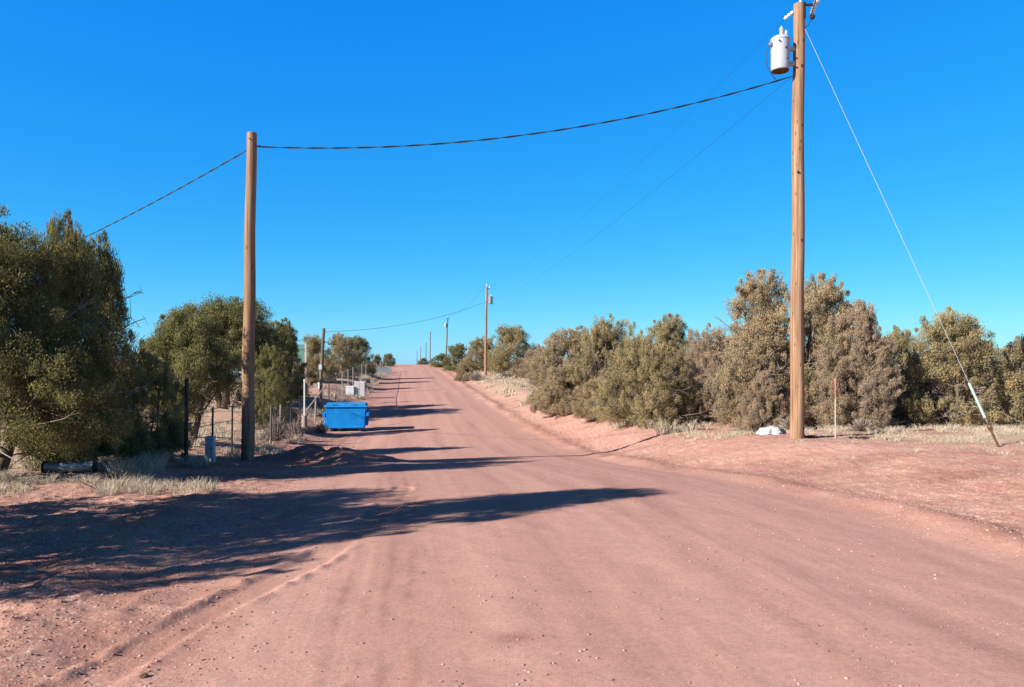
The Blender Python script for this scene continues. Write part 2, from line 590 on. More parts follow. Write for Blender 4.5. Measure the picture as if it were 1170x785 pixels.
def build_ground():
    xs = list(np.arange(-9, 9.001, .034))
    st, x = .034, 9.0
    while x < 4500:
        st = min(st * 1.045, 260)
        x += st
        xs.append(x)
        xs.insert(0, -x)
    ys = list(np.arange(2.6, 9.5, .03))
    y = ys[-1]
    while y < 4800:
        y += .03 + .0125 * (y - 9.5)
        ys.append(y)
    y, st = 2.6, .06
    while y > -300:
        y -= st
        st *= 1.12
        ys.insert(0, y)
    xs, ys = np.array(xs), np.array(ys)
    X, Y = np.meshgrid(xs, ys)
    Z = ground_z(X, Y)
    u = uroad(X, Y)
    nx, ny = len(xs), len(ys)
    idx = np.arange(nx * ny).reshape(ny, nx)
    q = np.stack([idx[:-1, :-1], idx[:-1, 1:], idx[1:, 1:], idx[1:, :-1]], -1).reshape(-1, 4)
    edge = 0.35 * fbm(X * .6, Y * .6, 41, 3)
    road = sstep(-4.25, -3.3, u + edge) * (1 - sstep(3.75, 4.25, u + edge * .7))
    # the near left apron is driven over but not packed
    road = np.maximum(road * (1 - .75 * sstep(2.3, 3.6, -u) * (1 - sstep(9, 16, Y))), 0)
    straw = sstep(5.6, 7.6, -u + 2 * edge) * sstep(9, 14, Y) * (.55 + .8 * fbm(X * .35, Y * .35, 43, 4))
    straw = np.maximum(straw, sstep(7.2, 9.5, u + 2.5 * edge) * sstep(11, 16, Y) * (.45 + .9 * fbm(X * .4, Y * .4, 44, 4)))
    straw = np.maximum(straw, sstep(4.9, 6.6, u + 1.6 * edge) * sstep(32, 50, Y) * (.7 + .8 * fbm(X * .25, Y * .25, 47, 3)))
    straw = np.clip(straw, 0, .85)
    loose = np.zeros(X.shape)
    for mx, my, h, rx, ry in MOUNDS[:4]:
        loose = np.maximum(loose, .8 * np.exp(-((X - mx) / (rx * 1.3)) ** 2 - ((Y - my) / (ry * 1.3)) ** 2))
    loose = np.maximum(loose, .55 * np.exp(-((u - 4.2) / .5) ** 2) * np.clip(.6 + fbm(X * 1.1, Y * 1.1, 45, 3), 0, 1))
    loose = np.maximum(loose, .6 * sstep(.1, .5, fbm(X * .45, Y * .9, 46, 4)) * (1 - road))
    wheel = np.zeros(X.shape)
    for u0, wd, k in ((1.55, .22, .9), (-.30, .20, .6), (.75, .14, .45), (-1.75, .3, .55), (2.9, .3, .5)):
        uu = u - u0 - .25 * vnoise(Y * .12, Y * 0 + u0 * 7, 71) - .35 * sstep(8, 3, Y) * (u0 > 1)
        wheel = np.maximum(wheel, k * np.exp(-(uu / wd) ** 2) * np.clip(.75 + 1.1 * fbm(u * 1.2, Y * .28, 72, 3), 0, 1))
    m = (Y > 0) & (Y < 17) & (np.abs(X) < 6)
    for pts, wd in TRACKS:
        d, sd = seg_dist(X[m], Y[m], pts)
        k = np.clip(.7 + 1.2 * fbm(X[m] * 1.3, Y[m] * 1.3, 73, 3), 0, 1)
        if wd > .1:
            wheel[m] = np.maximum(wheel[m], .75 * k * (1 - sstep(wd * .6, wd * 1.05, d)))
        else:
            wheel[m] = np.maximum(wheel[m], .35 * k * (1 - sstep(.10, .16, d)))
            loose[m] = np.maximum(loose[m], .55 * k * np.exp(-((d - .085) / .028) ** 2) * np.clip(.55 + 1.6 * fbm(X[m] * 8, Y[m] * 8, 74, 2), 0, 1))
    loose = np.maximum(loose, .75 * np.exp(-((X - .03) / .13) ** 2 - ((Y - 4.6) / .09) ** 2))
    me = np_mesh('ground', np.stack([X, Y, Z], -1).reshape(-1, 3), q, M['ground'], True,
                 {'road': road.ravel(), 'wheel': np.clip(wheel, 0, 1).ravel(), 'straw': straw.ravel(), 'loose': np.clip(loose, 0, 1).ravel()})
    tag(link('ground', me), 'red dirt ground with graded road running up over the hill crest', 'ground', kind='structure')


build_ground()

# ------------------------------------------------------------------ gravel, grass
rng = np.random.default_rng(7)

_g = (1 + 5 ** .5) / 2
_OCT = np.array([(-1, _g, 0), (1, _g, 0), (-1, -_g, 0), (1, -_g, 0), (0, -1, _g), (0, 1, _g), (0, -1, -_g), (0, 1, -_g), (_g, 0, -1), (_g, 0, 1), (-_g, 0, -1), (-_g, 0, 1)]) / 1.9
_OCTF = np.array([(0, 11, 5), (0, 5, 1), (0, 1, 7), (0, 7, 10), (0, 10, 11), (1, 5, 9), (5, 11, 4), (11, 10, 2), (10, 7, 6), (7, 1, 8), (3, 9, 4), (3, 4, 2), (3, 2, 6), (3, 6, 8), (3, 8, 9),
                  (4, 9, 5), (2, 4, 11), (6, 2, 10), (8, 6, 7), (9, 8, 1)])


def scatter_pebbles(n, xr, yr, dens, smin, smax, seed):
    r = np.random.default_rng(seed)
    X = r.uniform(*xr, n)
    Y = yr[0] + (yr[1] - yr[0]) * r.random(n) ** 1.7
    keep = r.random(n) < dens(X, Y)
    X, Y = X[keep], Y[keep]
    n = len(X)
    s = smin + (smax - smin) * r.random(n) ** 3
    Z = ground_z(X, Y) + s * .2
    v = _OCT[None] * (s[:, None, None] * r.uniform(.72, 1.2, (n, 12, 1))) * np.array([1.15, 1.0, .6])
    a = r.uniform(0, 6.28, n)
    ca, sa = np.cos(a)[:, None], np.sin(a)[:, None]
    vx, vy = v[..., 0] * ca - v[..., 1] * sa, v[..., 0] * sa + v[..., 1] * ca
    V = np.stack([vx + X[:, None], vy + Y[:, None], v[..., 2] + Z[:, None]], -1)
    Fc = (_OCTF[None] + (np.arange(n) * 12)[:, None, None]).reshape(-1, 3)
    t = np.repeat(np.clip(r.normal(.55, .27, n), 0, 1), 12)
    return V.reshape(-1, 3), Fc, t


def dens(X, Y):
    u = uroad(X, Y)
    verge = sstep(3.7, 4.4, np.abs(u)) * (1 - .55 * sstep(6, 9, np.abs(u)))
    pile = np.exp(-((u - 4.25) / .55) ** 2)
    clump = np.clip(.6 + 1.3 * fbm(X * .7, Y * .7, 51, 3), .05, 1)
    ap = sstep(2.2, 3.6, -u) * .8
    strip = .16 * np.exp(-((u - 1.0) / .25) ** 2) + .14 * np.exp(-((u - 2.3) / .3) ** 2) + .15 * np.exp(-((u + .9) / .3) ** 2)
    return np.clip((.03 + .8 * verge + .8 * pile + ap + strip) * clump, 0, 1)


V1, F1, T1 = scatter_pebbles(230000, (-8, 14), (2.8, 24), dens, .0035, .012, 3)
V2, F2, T2 = scatter_pebbles(1500, (-9, 14), (3.2, 34), lambda X, Y: dens(X, Y) * sstep(3.2, 4.2, np.abs(uroad(X, Y))), .010, .040, 4)
me = np_mesh('gravel', np.concatenate([V1, V2]), np.concatenate([F1, F2 + len(V1)]), M['pebble'], False, {'tint': np.concatenate([T1, T2])})
tag(link('gravel', me), 'loose pale pebbles scattered over the dirt road and its verges', 'gravel', kind='stuff')


def blades(cx, cy, n, h, spread, seed, lean=0.5, w=.006):
    """curved two-segment blades fanning out of tufts; arrays of tuft centres"""
    r = np.random.default_rng(seed)
    k = len(cx)
    tot = int(k * n)
    ti = np.repeat(np.arange(k), n)
    a = r.uniform(0, 6.283, tot)
    rad = spread[ti] * np.sqrt(r.random(tot)) * .5
    bx, by = cx[ti] + np.cos(a) * rad, cy[ti] + np.sin(a) * rad
    bz = ground_z(bx, by) - .01
    H = h[ti] * r.uniform(.45, 1.1, tot)
    a2 = a + r.normal(0, .7, tot)
    L = H * lean * r.uniform(.2, 1.2, tot)
    dx, dy = np.cos(a2), np.sin(a2)
    sa = r.uniform(0, 6.283, tot)
    sx, sy = np.cos(sa) * w, np.sin(sa) * w
    P0 = np.stack([bx, by, bz], -1)
    P1 = P0 + np.stack([dx * L * .35, dy * L * .35, H * .6], -1)
    P2 = P0 + np.stack([dx * L, dy * L, H], -1)
    S = np.stack([sx, sy, sx * 0], -1)
    V = np.stack([P0 - S, P0 + S, P1 + S * .8, P1 - S * .8, P2 + S * .25, P2 - S * .25], 1)
    o = (np.arange(tot) * 6)[:, None]
    Fc = np.concatenate([o + np.array([[0, 1, 2, 3]]), o + np.array([[3, 2, 4, 5]])])
    return V.reshape(-1, 3), Fc, np.repeat(np.clip(r.normal(.5, .28, tot), 0, 1), 6)


def grass_object(name, tufts, label):
    Vs, Fs, Ts, o = [], [], [], 0
    for i, (cx, cy, n, h, sp, lean, w) in enumerate(tufts):
        V, Fc, T = blades(np.asarray(cx), np.asarray(cy), n, np.asarray(h), np.asarray(sp), 100 + i, lean, w)
        Vs.append(V)
        Fs.append(Fc + o)
        Ts.append(T)
        o += len(V)
    me = np_mesh(name, np.concatenate(Vs), np.concatenate(Fs), M['straw'], False, {'tint': np.concatenate(Ts)})
    return tag(link(name, me), label, 'grass', kind='stuff')


def region(n, xf, yr, seed, hr, sr):
    """n tufts with Y in yr and X = xf(Y, random)"""
    r = np.random.default_rng(seed)
    y = r.uniform(*yr, n)
    x = xf(y, r.random(n))
    return x, y, r.uniform(*hr, n), r.uniform(*sr, n)


gl = []
x, y, h, s = region(48, lambda y, t: -7.6 + 3.4 * t ** 1.7 - .5 * (y - 10.4), (10.2, 11.6), 61, (.05, .19), (.18, .42))
gl.append((x, y, 130, h, s, 1.0, .0032))
x, y, h, s = region(50, lambda y, t: -11 + 5.2 * t, (12.7, 15.5), 62, (.14, .34), (.2, .4))
gl.append((x, y, 90, h, s, .7, .005))
x, y, h, s = region(230, lambda y, t: RA + RB * y - 5.5 - 9 * t ** 1.3, (16, 42), 63, (.10, .32), (.25, .6))
gl.append((x, y, 55, h, s, .7, .008))
x, y, h, s = region(120, lambda y, t: RA + RB * y - 4.6 - 2.2 * t, (36, 130), 64, (.2, .5), (.4, .9))
gl.append((x, y, 60, h, s, .7, .016))
grass_object('dry_grass', gl, 'pale dry grass in tufts along the left fence and under the junipers')
gr_ = []
x, y, h, s = region(170, lambda y, t: 4.2 + 14 * t ** .8, (18.8, 23.0), 65, (.04, .17), (.2, .6))
gr_.append((x, y, 80, h, s, 1.1, .0045))
x, y, h, s = region(70, lambda y, t: 8.2 + 7 * t, (13.6, 19), 66, (.04, .14), (.25, .55))
gr_.append((x, y, 100, h, s, 1.2, .004))
x, y, h, s = region(130, lambda y, t: RA + RB * y + 6.2 + 3 * t, (24, 50), 67, (.12, .4), (.3, .7))
gr_.append((x, y, 60, h, s, .8, .009))
x, y, h, s = region(190, lambda y, t: RA + RB * y + 5.4 + 7 * t, (44, 160), 68, (.14, .42), (.5, 1.4))
gr_.append((x, y, 60, h, s, .8, .022))
x, y, h, s = region(34, lambda y, t: RA + RB * y + 5.6 + 6 * t, (8.5, 18), 69, (.03, .11), (.12, .4))
gr_.append((x, y, 40, h, s, 1.3, .0035))
grass_object('dry_grass', gr_, 'pale dry grass in a strip along the foot of the right hand junipers')

# ------------------------------------------------------------------ junipers


def crown_geo(seed, H, Rr, nl, ncl, nleaf, lsize, base=0.05, top_pow=1.0, csize=(.16, .34), openness=0.0):
    """lobes -> clumps -> sprays. returns quads, tint, lobe centres, clump centres with their lobe"""
    r = np.random.default_rng(seed)
    lobes = []
    for i in range(nl):
        t = (i + .5) / nl                               # low lobes first, the last ones form the tops
        zc = H * (base + .10 + (.74 - base) * t ** .9)
        env = Rr * (1.06 - .78 * t ** 1.25)
        a = i * 2.399 + r.uniform(-.6, .6)
        d = env * r.uniform(.35, .82)
        lr = Rr * r.uniform(.27, .42) * (1 - .30 * t)
        lobes.append((d * math.cos(a), d * math.sin(a), zc, lr, lr * r.uniform(.9, 1.35)))
    lobes.append((r.uniform(-.15, .15) * Rr, r.uniform(-.15, .15) * Rr, H * .80, Rr * .30, H * .17))
    if base < .1:                                       # skirt that sweeps the ground
        for k in range(7):
            a = k * .9 + r.uniform(-.3, .3)
            d = Rr * r.uniform(.50, .74)
            lobes.append((d * math.cos(a), d * math.sin(a), H * r.uniform(.10, .17), Rr * r.uniform(.24, .34), H * .13))
    for k in range(2):
        a = r.uniform(0, 6.28)
        lobes.append((.35 * Rr * math.cos(a), .35 * Rr * math.sin(a), H * r.uniform(.68, .8), Rr * .24, H * .14))
    L = np.array(lobes)
    w = L[:, 3] ** 2
    li = r.choice(len(L), ncl, p=w / w.sum())
    d = r.normal(0, 1, (ncl, 3))
    d[:, 2] = d[:, 2] * .9 + .25
    d /= np.linalg.norm(d, axis=1)[:, None]
    rr = r.uniform(.35, 1.0, ncl) ** .55 * r.uniform(.9, 1.18, ncl)
    stray = r.random(ncl) < .06
    rr = np.where(stray, r.uniform(1.08, 1.24, ncl), rr)
    C = L[li, :3] + d * rr[:, None] * np.stack([L[li, 3], L[li, 3], L[li, 4]], -1)
    C[:, 2] = np.clip(C[:, 2], H * base + .05, None)
    cs = r.uniform(*csize, ncl) * (Rr / 2.0) ** .4 * np.where(stray, .62, 1)
    out = C - np.array([0, 0, H * .35])
    out /= np.linalg.norm(out, axis=1)[:, None] + 1e-6
    out = out * .6 + d * .6
    n = ncl * nleaf
    ci = np.repeat(np.arange(ncl), nleaf)
    e = r.normal(0, 1, (n, 3))
    e /= np.linalg.norm(e, axis=1)[:, None]
    rad = r.random(n) ** .45
    P = C[ci] + e * (rad * cs[ci])[:, None] * np.array([1, 1, 1.08])
    D = out[ci] * .35 + e * .30 + r.normal(0, .42, (n, 3)) + np.array([0, 0, .75])
    D /= np.linalg.norm(D, axis=1)[:, None]
    nrm = e * .8 + out[ci] * .5 + r.normal(0, .38, (n, 3))
    S = np.cross(D, nrm)
    S /= np.linalg.norm(S, axis=1)[:, None] + 1e-9
    ll = lsize * r.uniform(.6, 1.4, n)
    ww = ll * r.uniform(.15, .26, n)
    A = P - D * (ll * .35)[:, None]
    B = P + D * (ll * .1)[:, None] + S * ww[:, None]
    T = P + D * (ll * .65)[:, None]
    E = P + D * (ll * .1)[:, None] - S * ww[:, None]
    V = np.stack([A, B, T, E], 1).reshape(-1, 3)
    Fc = np.arange(n * 4).reshape(-1, 4)
    tc = np.clip(r.normal(.45, .2, ncl), 0, 1)
    tint = np.clip(tc[ci] + r.normal(0, .14, n), 0, 1)
    return V, Fc, np.repeat(tint, 4), L, C, li


def bez(a, b, sag, n=5, side=(0, 0)):
    a, b = Vector(a), Vector(b)
    m = (a + b) * .5 + Vector((side[0], side[1], sag))
    return [a * (1 - t) ** 2 + m * (2 * t * (1 - t)) + b * t * t for t in [i / n for i in range(n + 1)]]


def limbs_mb(seed, H, Rr, L, C, li, stems=3, fork=.12, thick=.10, twig_every=3):
    r = random.Random(seed)
    mb = MB()
    st = []
    for s in range(stems):
        a = s * 6.283 / stems + r.uniform(-.5, .5)
        b = Vector((.08 * Rr * math.cos(a), .08 * Rr * math.sin(a), -.12))
        spread = .30 if stems > 1 else .12
        t = Vector((spread * Rr * math.cos(a), spread * Rr * math.sin(a), H * (fork + .30)))
        t2 = Vector((spread * 1.2 * Rr * math.cos(a), spread * 1.2 * Rr * math.sin(a), H * .72))
        pts = bez(b, t, -H * .03, 4, (.05 * Rr * math.cos(a + 1.3), .05 * Rr * math.sin(a + 1.3))) + bez(t, t2, 0, 3, (.05 * r.uniform(-1, 1), .05))[1:]
        k = len(pts)
        mb.tube(pts, [thick * (1.25 if i == 0 else 1) * (1 - .82 * i / (k - 1)) for i in range(k)], 7)
        st.append(pts)
    for i, l in enumerate(L):
        pts = min(st, key=lambda P: (P[3] - Vector(l[:3])).length)
        zt = max(H * fork * .6, l[2] * .55)
        p0 = min(pts, key=lambda p: abs(p.z - zt))
        q = bez(p0, l[:3], -.12 * Rr * r.uniform(.2, 1), 5, (r.uniform(-.15, .15), r.uniform(-.15, .15)))
        mb.tube(q, [thick * .42 * (1 - .7 * j / 5) for j in range(6)], 5, False)
    for i in range(0, len(C), twig_every):
        l = Vector(L[li[i]][:3])
        q = bez(l, C[i], -.04, 2, (r.uniform(-.06, .06), r.uniform(-.06, .06)))
        mb.tube(q, [.013, .009, .004], 3, False)
    return mb


def dead_mb(seed, H, Rr, n=14, zmax=.62):
    """bare pale branches poking out of the lower crown"""
    r = random.Random(seed)
    mb = MB()
    for i in range(n):
        a = r.uniform(0, 6.283)
        z0 = H * zmax * r.random() ** 1.5 + .04 * H
        L = Rr * r.uniform(.80, 1.14) * (1.05 - .55 * z0 / H)
        p0 = Vector((.02 * Rr * math.cos(a), .02 * Rr * math.sin(a), z0 * .8))
        p1 = Vector((L * math.cos(a + r.uniform(-.3, .3)), L * math.sin(a + r.uniform(-.3, .3)), max(.1, z0 + H * r.uniform(-.10, .16))))
        q = bez(p0, p1, H * r.uniform(-.06, .08), 6)
        mb.tube(q, [.020 - .0025 * j for j in range(7)], 4, False)
        for k in range(6):
            b = q[r.randint(2, 6)]
            d = (p1 - p0).normalized() * r.uniform(.1, .3) + Vector((r.uniform(-.28, .28), r.uniform(-.28, .28), r.uniform(-.18, .25)))
            q2 = bez(b, b + d, r.uniform(-.08, .08), 3)
            mb.tube(q2, [.009, .007, .005, .003], 3, False)
            for m in range(2):
                b3 = q2[r.randint(1, 3)]
                mb.tube([b3, b3 + Vector((r.uniform(-.14, .14), r.uniform(-.14, .14), r.uniform(-.08, .14)))], [.005, .002], 3, False)
    return mb


def variant(seed, H, Rr, nl, ncl, nleaf, lsize, stems=3, fork=.1, thick=.09, dead=10, **kw):
    V, Fc, T, L, C, li = crown_geo(seed, H, Rr, nl, ncl, nleaf, lsize, **kw)
    crown = np_mesh('crown', V, Fc, M['foliage'], False, {'tint': T})

    def tomesh(mb, name, mat):
        me = bpy.data.meshes.new(name)
        me.from_pydata(mb.v, [], mb.f)
        me.update()
        me.materials.append(mat)
        me.polygons.foreach_set('use_smooth', [True] * len(me.polygons))
        return me
    trunk = tomesh(limbs_mb(seed, H, Rr, L, C, li, stems, fork, thick), 'trunk', M['bark'])
    dd = tomesh(dead_mb(seed + 5, H, Rr, dead), 'dead_branches', M['dead_wood']) if dead else None
    return dict(crown=crown, trunk=trunk, dead=dd, V=V[::7])


VAR = {
    'near': variant(11, 4.6, 2.4, 24, 1350, 250, .036, 4, .08, .11, 30, base=.11, csize=(.11, .26)),
    'dense': variant(12, 3.8, 2.1, 17, 820, 180, .050, 3, .05, .09, 34, csize=(.09, .25)),
    'broad': variant(13, 3.4, 2.3, 16, 800, 180, .050, 4, .04, .08, 60, csize=(.09, .24)),
    'tall': variant(14, 4.9, 2.1, 20, 940, 180, .050, 2, .06, .10, 64, csize=(.09, .24)),
    'low': variant(15, 2.6, 1.8, 13, 600, 180, .048, 4, .02, .06, 30, csize=(.10, .22)),
    'open': variant(16, 4.4, 2.3, 15, 850, 180, .050, 3, .22, .12, 20, base=.19, csize=(.12, .28)),
    'leaning': variant(17, 4.0, 2.1, 14, 800, 180, .050, 2, .18, .12, 20, base=.15, csize=(.12, .28)),
    'round': variant(18, 4.2, 2.2, 16, 620, 120, .070, 1, .12, .11, 8, base=.06, csize=(.14, .30)),
    'sparse': variant(19, 4.6, 1.9, 15, 560, 120, .062, 2, .10, .10, 0, base=.12, csize=(.12, .26)),
}

OLIVE = (0.295, 0.246, 0.142)
GREEN = (0.182, 0.175, 0.078)
TAN = (0.330, 0.262, 0.172)
BROWN = (0.325, 0.248, 0.185)
YELLOW = (0.270, 0.245, 0.118)


def tree(kind, pl, pr, top, Y, colour, label, group, rz=0.0, X=None, base=None, name='juniper_tree', cat='tree', dead=True, sy=None):
    """a juniper whose crown spans the picture columns pl..pr at distance Y and whose top is at row top"""
    v = VAR[kind]
    xc = (pl + pr) / 2
    Xc = (xc - CX) / F * Y
    P = v['V']
    c, s = math.cos(rz), math.sin(rz)
    xr = P[:, 0] * c - P[:, 1] * s
    lo, hi = np.percentile(xr, 1.0), np.percentile(xr, 99.0)
    W = (pr - pl) / F * Y
    sx = W / (hi - lo)
    Xo = Xc - (lo + hi) / 2 * sx
    z0 = gz(Xo, Y) - .03
    zt = EYE - (top - HY) / F * Y
    sz = (zt - z0) / np.percentile(P[:, 2], 99.7)
    root = empty(name, (Xo, Y, z0), label, cat, group)
    root.rotation_euler = (0, 0, rz)
    # stretch across the view only, through the turned axes' mean
    root.scale = (sx, sy or sx, sz)
    if abs(sx / sz - 1) > 1.6:
        print('stretch', label, sx, sz)
    o = link('crown', v['crown'], root)
    o.color = (*colour, 1)
    link('trunk', v['trunk'], root)
    if dead and v['dead'] is not None:
        link('dead_branches', v['dead'], root)
    return root


GL, GR, GF = 'junipers left of the road', 'junipers right of the road', 'junipers near the hill crest'
tree('near', -150, 124, 252, 12.0, GREEN, 'biggest juniper at the left edge, sunlit olive and half cut off by the frame', GL, .4)
tree('dense', 20, 122, 250, 13.6, GREEN, 'dark juniper wedged between the biggest one and the ragged shaded one at left', GL, 3.0)
tree('dense', 40, 160, 274, 15.0, GREEN, 'dark shaded tall juniper with ragged right side, just right of the biggest one', GL, 2.2)
tree('low', 120, 216, 396, 16.6, YELLOW, 'low yellow green juniper with bare twigs beside the tall dark post', GL, 1.0)
tree('leaning', 142, 262, 360, 21, GREEN, 'leaning olive juniper behind the tall dark fence post, trunk near the ground', GL, 2.9)
tree('open', 200, 312, 343, 38, GREEN, 'high crowned juniper behind the bare wooden pole, dark trunks showing below', GL, .7)
tree('dense', 276, 349, 367, 43, GREEN, 'dark round juniper just right of the bare wooden pole, shaded on its right side', GL, 1.7)
tree('dense', 284, 334, 396, 29.6, GREEN, 'lower juniper tucked against the right side of the bare wooden pole', GL, 4.0)
tree('round', 338, 382, 384, 64, OLIVE, 'pale juniper behind the dark leaning service post', GL, .2)
tree('dense', 366, 410, 382, 76, OLIVE, 'broad sunlit juniper behind the pale chain link fence', GL, 3.5)
tree('round', 394, 431, 385, 86, GREEN, 'juniper with dark right side at the far end of the chain link fence', GL, 5.1)
tree('low', 424, 437, 405, 112, BROWN, 'small brownish juniper between the fence trees and the crest', GF, 2.2)
tree('dense', 437, 451, 404, 150, GREEN, 'lone small dark juniper left of the road at the crest', GF, 1.0)

tree('round', 556, 617, 373, 92, OLIVE, 'big domed juniper behind the second transformer pole', GR, .8)
tree('broad', 528, 572, 386, 100, OLIVE, 'juniper just left of the second transformer pole, standing on the bank', GF, 2.0)
tree('dense', 508, 540, 393, 108, GREEN, 'darker juniper behind the third pole on the crest bank', GF, .3)
tree('low', 492, 516, 404, 138, GREEN, 'low dark juniper at the foot of the third pole', GF, 4.1)
tree('low', 477, 491, 409, 172, GREEN, 'small dark bush at the crest, below the fourth pole', GF, 1.9)
tree('low', 520, 540, 416, 82, OLIVE, 'small round olive bush on the bank left of the second transformer pole', GF, .9)
tree('low', 588, 642, 396, 78, BROWN, 'dull juniper between the big dome and the long juniper thicket', GR, 3.0)

tree('dense', 606, 692, 376, 39, TAN, 'left end juniper of the long right hand thicket', GR, 1.3)
tree('broad', 645, 735, 365, 37, OLIVE, 'juniper with the high rounded top, second in the long right hand thicket', GR, 2.7)
tree('low', 610, 672, 420, 37, TAN, 'low tan juniper skirting the left end of the long thicket', GR, .5)
tree('broad', 684, 794, 384, 28, OLIVE, 'wide bright juniper at the front of the long thicket, dark hollow at its foot', GR, 4.4)
tree('tall', 724, 800, 361, 32.5, OLIVE, 'pointed juniper rising above the middle of the long thicket', GR, 1.9)
tree('low', 656, 716, 428, 32, TAN, 'low round juniper at the front of the thicket near the road edge', GR, 3.3)
tree('broad', 772, 856, 376, 29, BROWN, 'brownish juniper full of bare twigs between thicket and tall juniper', GR, 5.2)
tree('tall', 816, 924, 312, 24.5, TAN, 'tallest juniper, its peak left of the near transformer pole', GR, .9)
tree('tall', 884, 992, 316, 24.2, TAN, 'tall juniper rising right behind the near transformer pole', GR, 3.7)
tree('tall', 936, 1016, 346, 22.8, BROWN, 'juniper with many bare pale branches behind the slim white marker stake', GR, 2.3)
tree('low', 842, 905, 424, 23.2, BROWN, 'low twiggy juniper behind the white plastic bag', GR, 1.4)
tree('dense', 996, 1066, 377, 27.5, OLIVE, 'set back juniper behind the deep black shadow on the right', GR, 4.9)
tree('broad', 1026, 1154, 359, 24.0, OLIVE, 'broad rounded juniper that the guy wire crosses', GR, .2)
tree('dense', 1142, 1216, 384, 23.5, TAN, 'juniper cut off by the right edge of the picture', GR, 2.6)

# two junipers just outside the picture, whose shadow lies across the foreground
GS = 'junipers casting the foreground shadow'


def shadow_tree(kind, X, Y, W, Hh, rz, label):
    v = VAR[kind]
    root = empty('juniper_tree', (X, Y, gz(X, Y) - .03), label, 'tree', GS, rz)
    P = v['V']
    sx = W / (np.percentile(P[:, 0], 99) - np.percentile(P[:, 0], 1))
    sz = Hh / np.percentile(P[:, 2], 99.7)
    root.scale = (sx, sx, sz)
    link('crown', v['crown'], root).color = (*GREEN, 1)
    link('trunk', v['trunk'], root)


shadow_tree('sparse', -7.2, 4.95, 2.45, 5.4, .5, 'taller juniper just out of frame casting the pointed end of the foreground shadow')
shadow_tree('sparse', -8.2, 6.2, 3.4, 3.7, 1.5, 'wider juniper just out of frame casting the dappled middle of the foreground shadow')

# far wood behind the right hand thicket: one mass


def woodland(name, spots, label, seed, colour):
    r = np.random.default_rng(seed)
    Vs, Ts, o = [], [], 0
    for (X, Y, W, Hh) in spots:
        v = VAR['dense']
        P = np.empty(len(v['crown'].vertices) * 3, np.float32)
        v['crown'].vertices.foreach_get('co', P)
        P = P.reshape(-1, 4, 3)[r.random(len(P) // 12) < .30]
        cen = P.mean(1, keepdims=True)
        P = cen + (P - cen) * 1.7
        a = r.uniform(0, 6.28)
        c, s = math.cos(a), math.sin(a)
        Q = np.stack([(P[..., 0] * c - P[..., 1] * s) * W / 4.2 + X, (P[..., 0] * s + P[..., 1] * c) * W / 4.2 + Y, P[..., 2] * Hh / 3.8 + gz(X, Y)], -1)
        Vs.append(Q.reshape(-1, 3))
        Ts.append(np.repeat(np.clip(r.normal(.45, .2, len(Q)), 0, 1), 4))
    V = np.concatenate(Vs)
    me = np_mesh(name, V, np.arange(len(V)).reshape(-1, 4), M['foliage'], False, {'tint': np.concatenate(Ts)})
    ob = tag(link(name, me), label, 'woodland', kind='stuff')
    ob.color = (*colour, 1)


r = random.Random(4)
sp = []
for i in range(26):
    Y = r.uniform(38, 75)
    px = r.uniform(640, 1230)
    sp.append(((px - CX) / F * Y, Y, r.uniform(3.5, 5), r.uniform(2.6, 3.5)))
woodland('woodland', sp, 'far juniper wood filling the gaps behind the right hand thicket', 9, OLIVE)
sp = []
for i in range(16):
    Y = r.uniform(75, 120)
    px = r.uniform(-60, 335)
    sp.append(((px - CX) / F * Y, Y, r.uniform(3.5, 5.5), r.uniform(2.6, 3.6)))
woodland('woodland', sp, 'far juniper wood beyond the yard on the left', 10, OLIVE)

# grey leafless shrubs


def dry_shrub(px, py_top, Y, W, label, seed):
    X = (px - CX) / F * Y
    z0 = gz(X, Y)
    Hh = EYE - (py_top - HY) / F * Y - z0
    V, Fc, T = [], [], []
    r = np.random.default_rng(seed)
    n = 900
    a = r.uniform(0, 6.283, n)
    el = r.uniform(.15, 1.5, n)
    d = np.stack([np.cos(a) * np.cos(el) * W / 2, np.sin(a) * np.cos(el) * W / 2, np.sin(el) * Hh], -1)
    t0 = r.uniform(0, .6, n)[:, None]
    t1 = t0 + r.uniform(.2, .4, n)[:, None]
    j = r.normal(0, .06 * W, (n, 3))
    P0, P1 = d * t0 + j * .4, d * t1 + j
    S = np.cross(P1 - P0, r.normal(0, 1, (n, 3)))
    S = S / (np.linalg.norm(S, axis=1)[:, None] + 1e-9) * .010 * max(1, Y / 40)
    V = np.stack([P0 - S, P0 + S, P1 + S * .4, P1 - S * .4], 1).reshape(-1, 3)
    V[:, 2] = np.clip(V[:, 2], 0, None)
    me = np_mesh('dry_shrub', V, np.arange(n * 4).reshape(-1, 4), M['twig_grey'], False, {'tint': np.repeat(np.clip(r.normal(.5, .25, n), 0, 1), 4)})
    o = link('dry_shrub', me, None, (X, Y, z0))
    return tag(o, label, 'shrub', 'leafless grey shrubs')


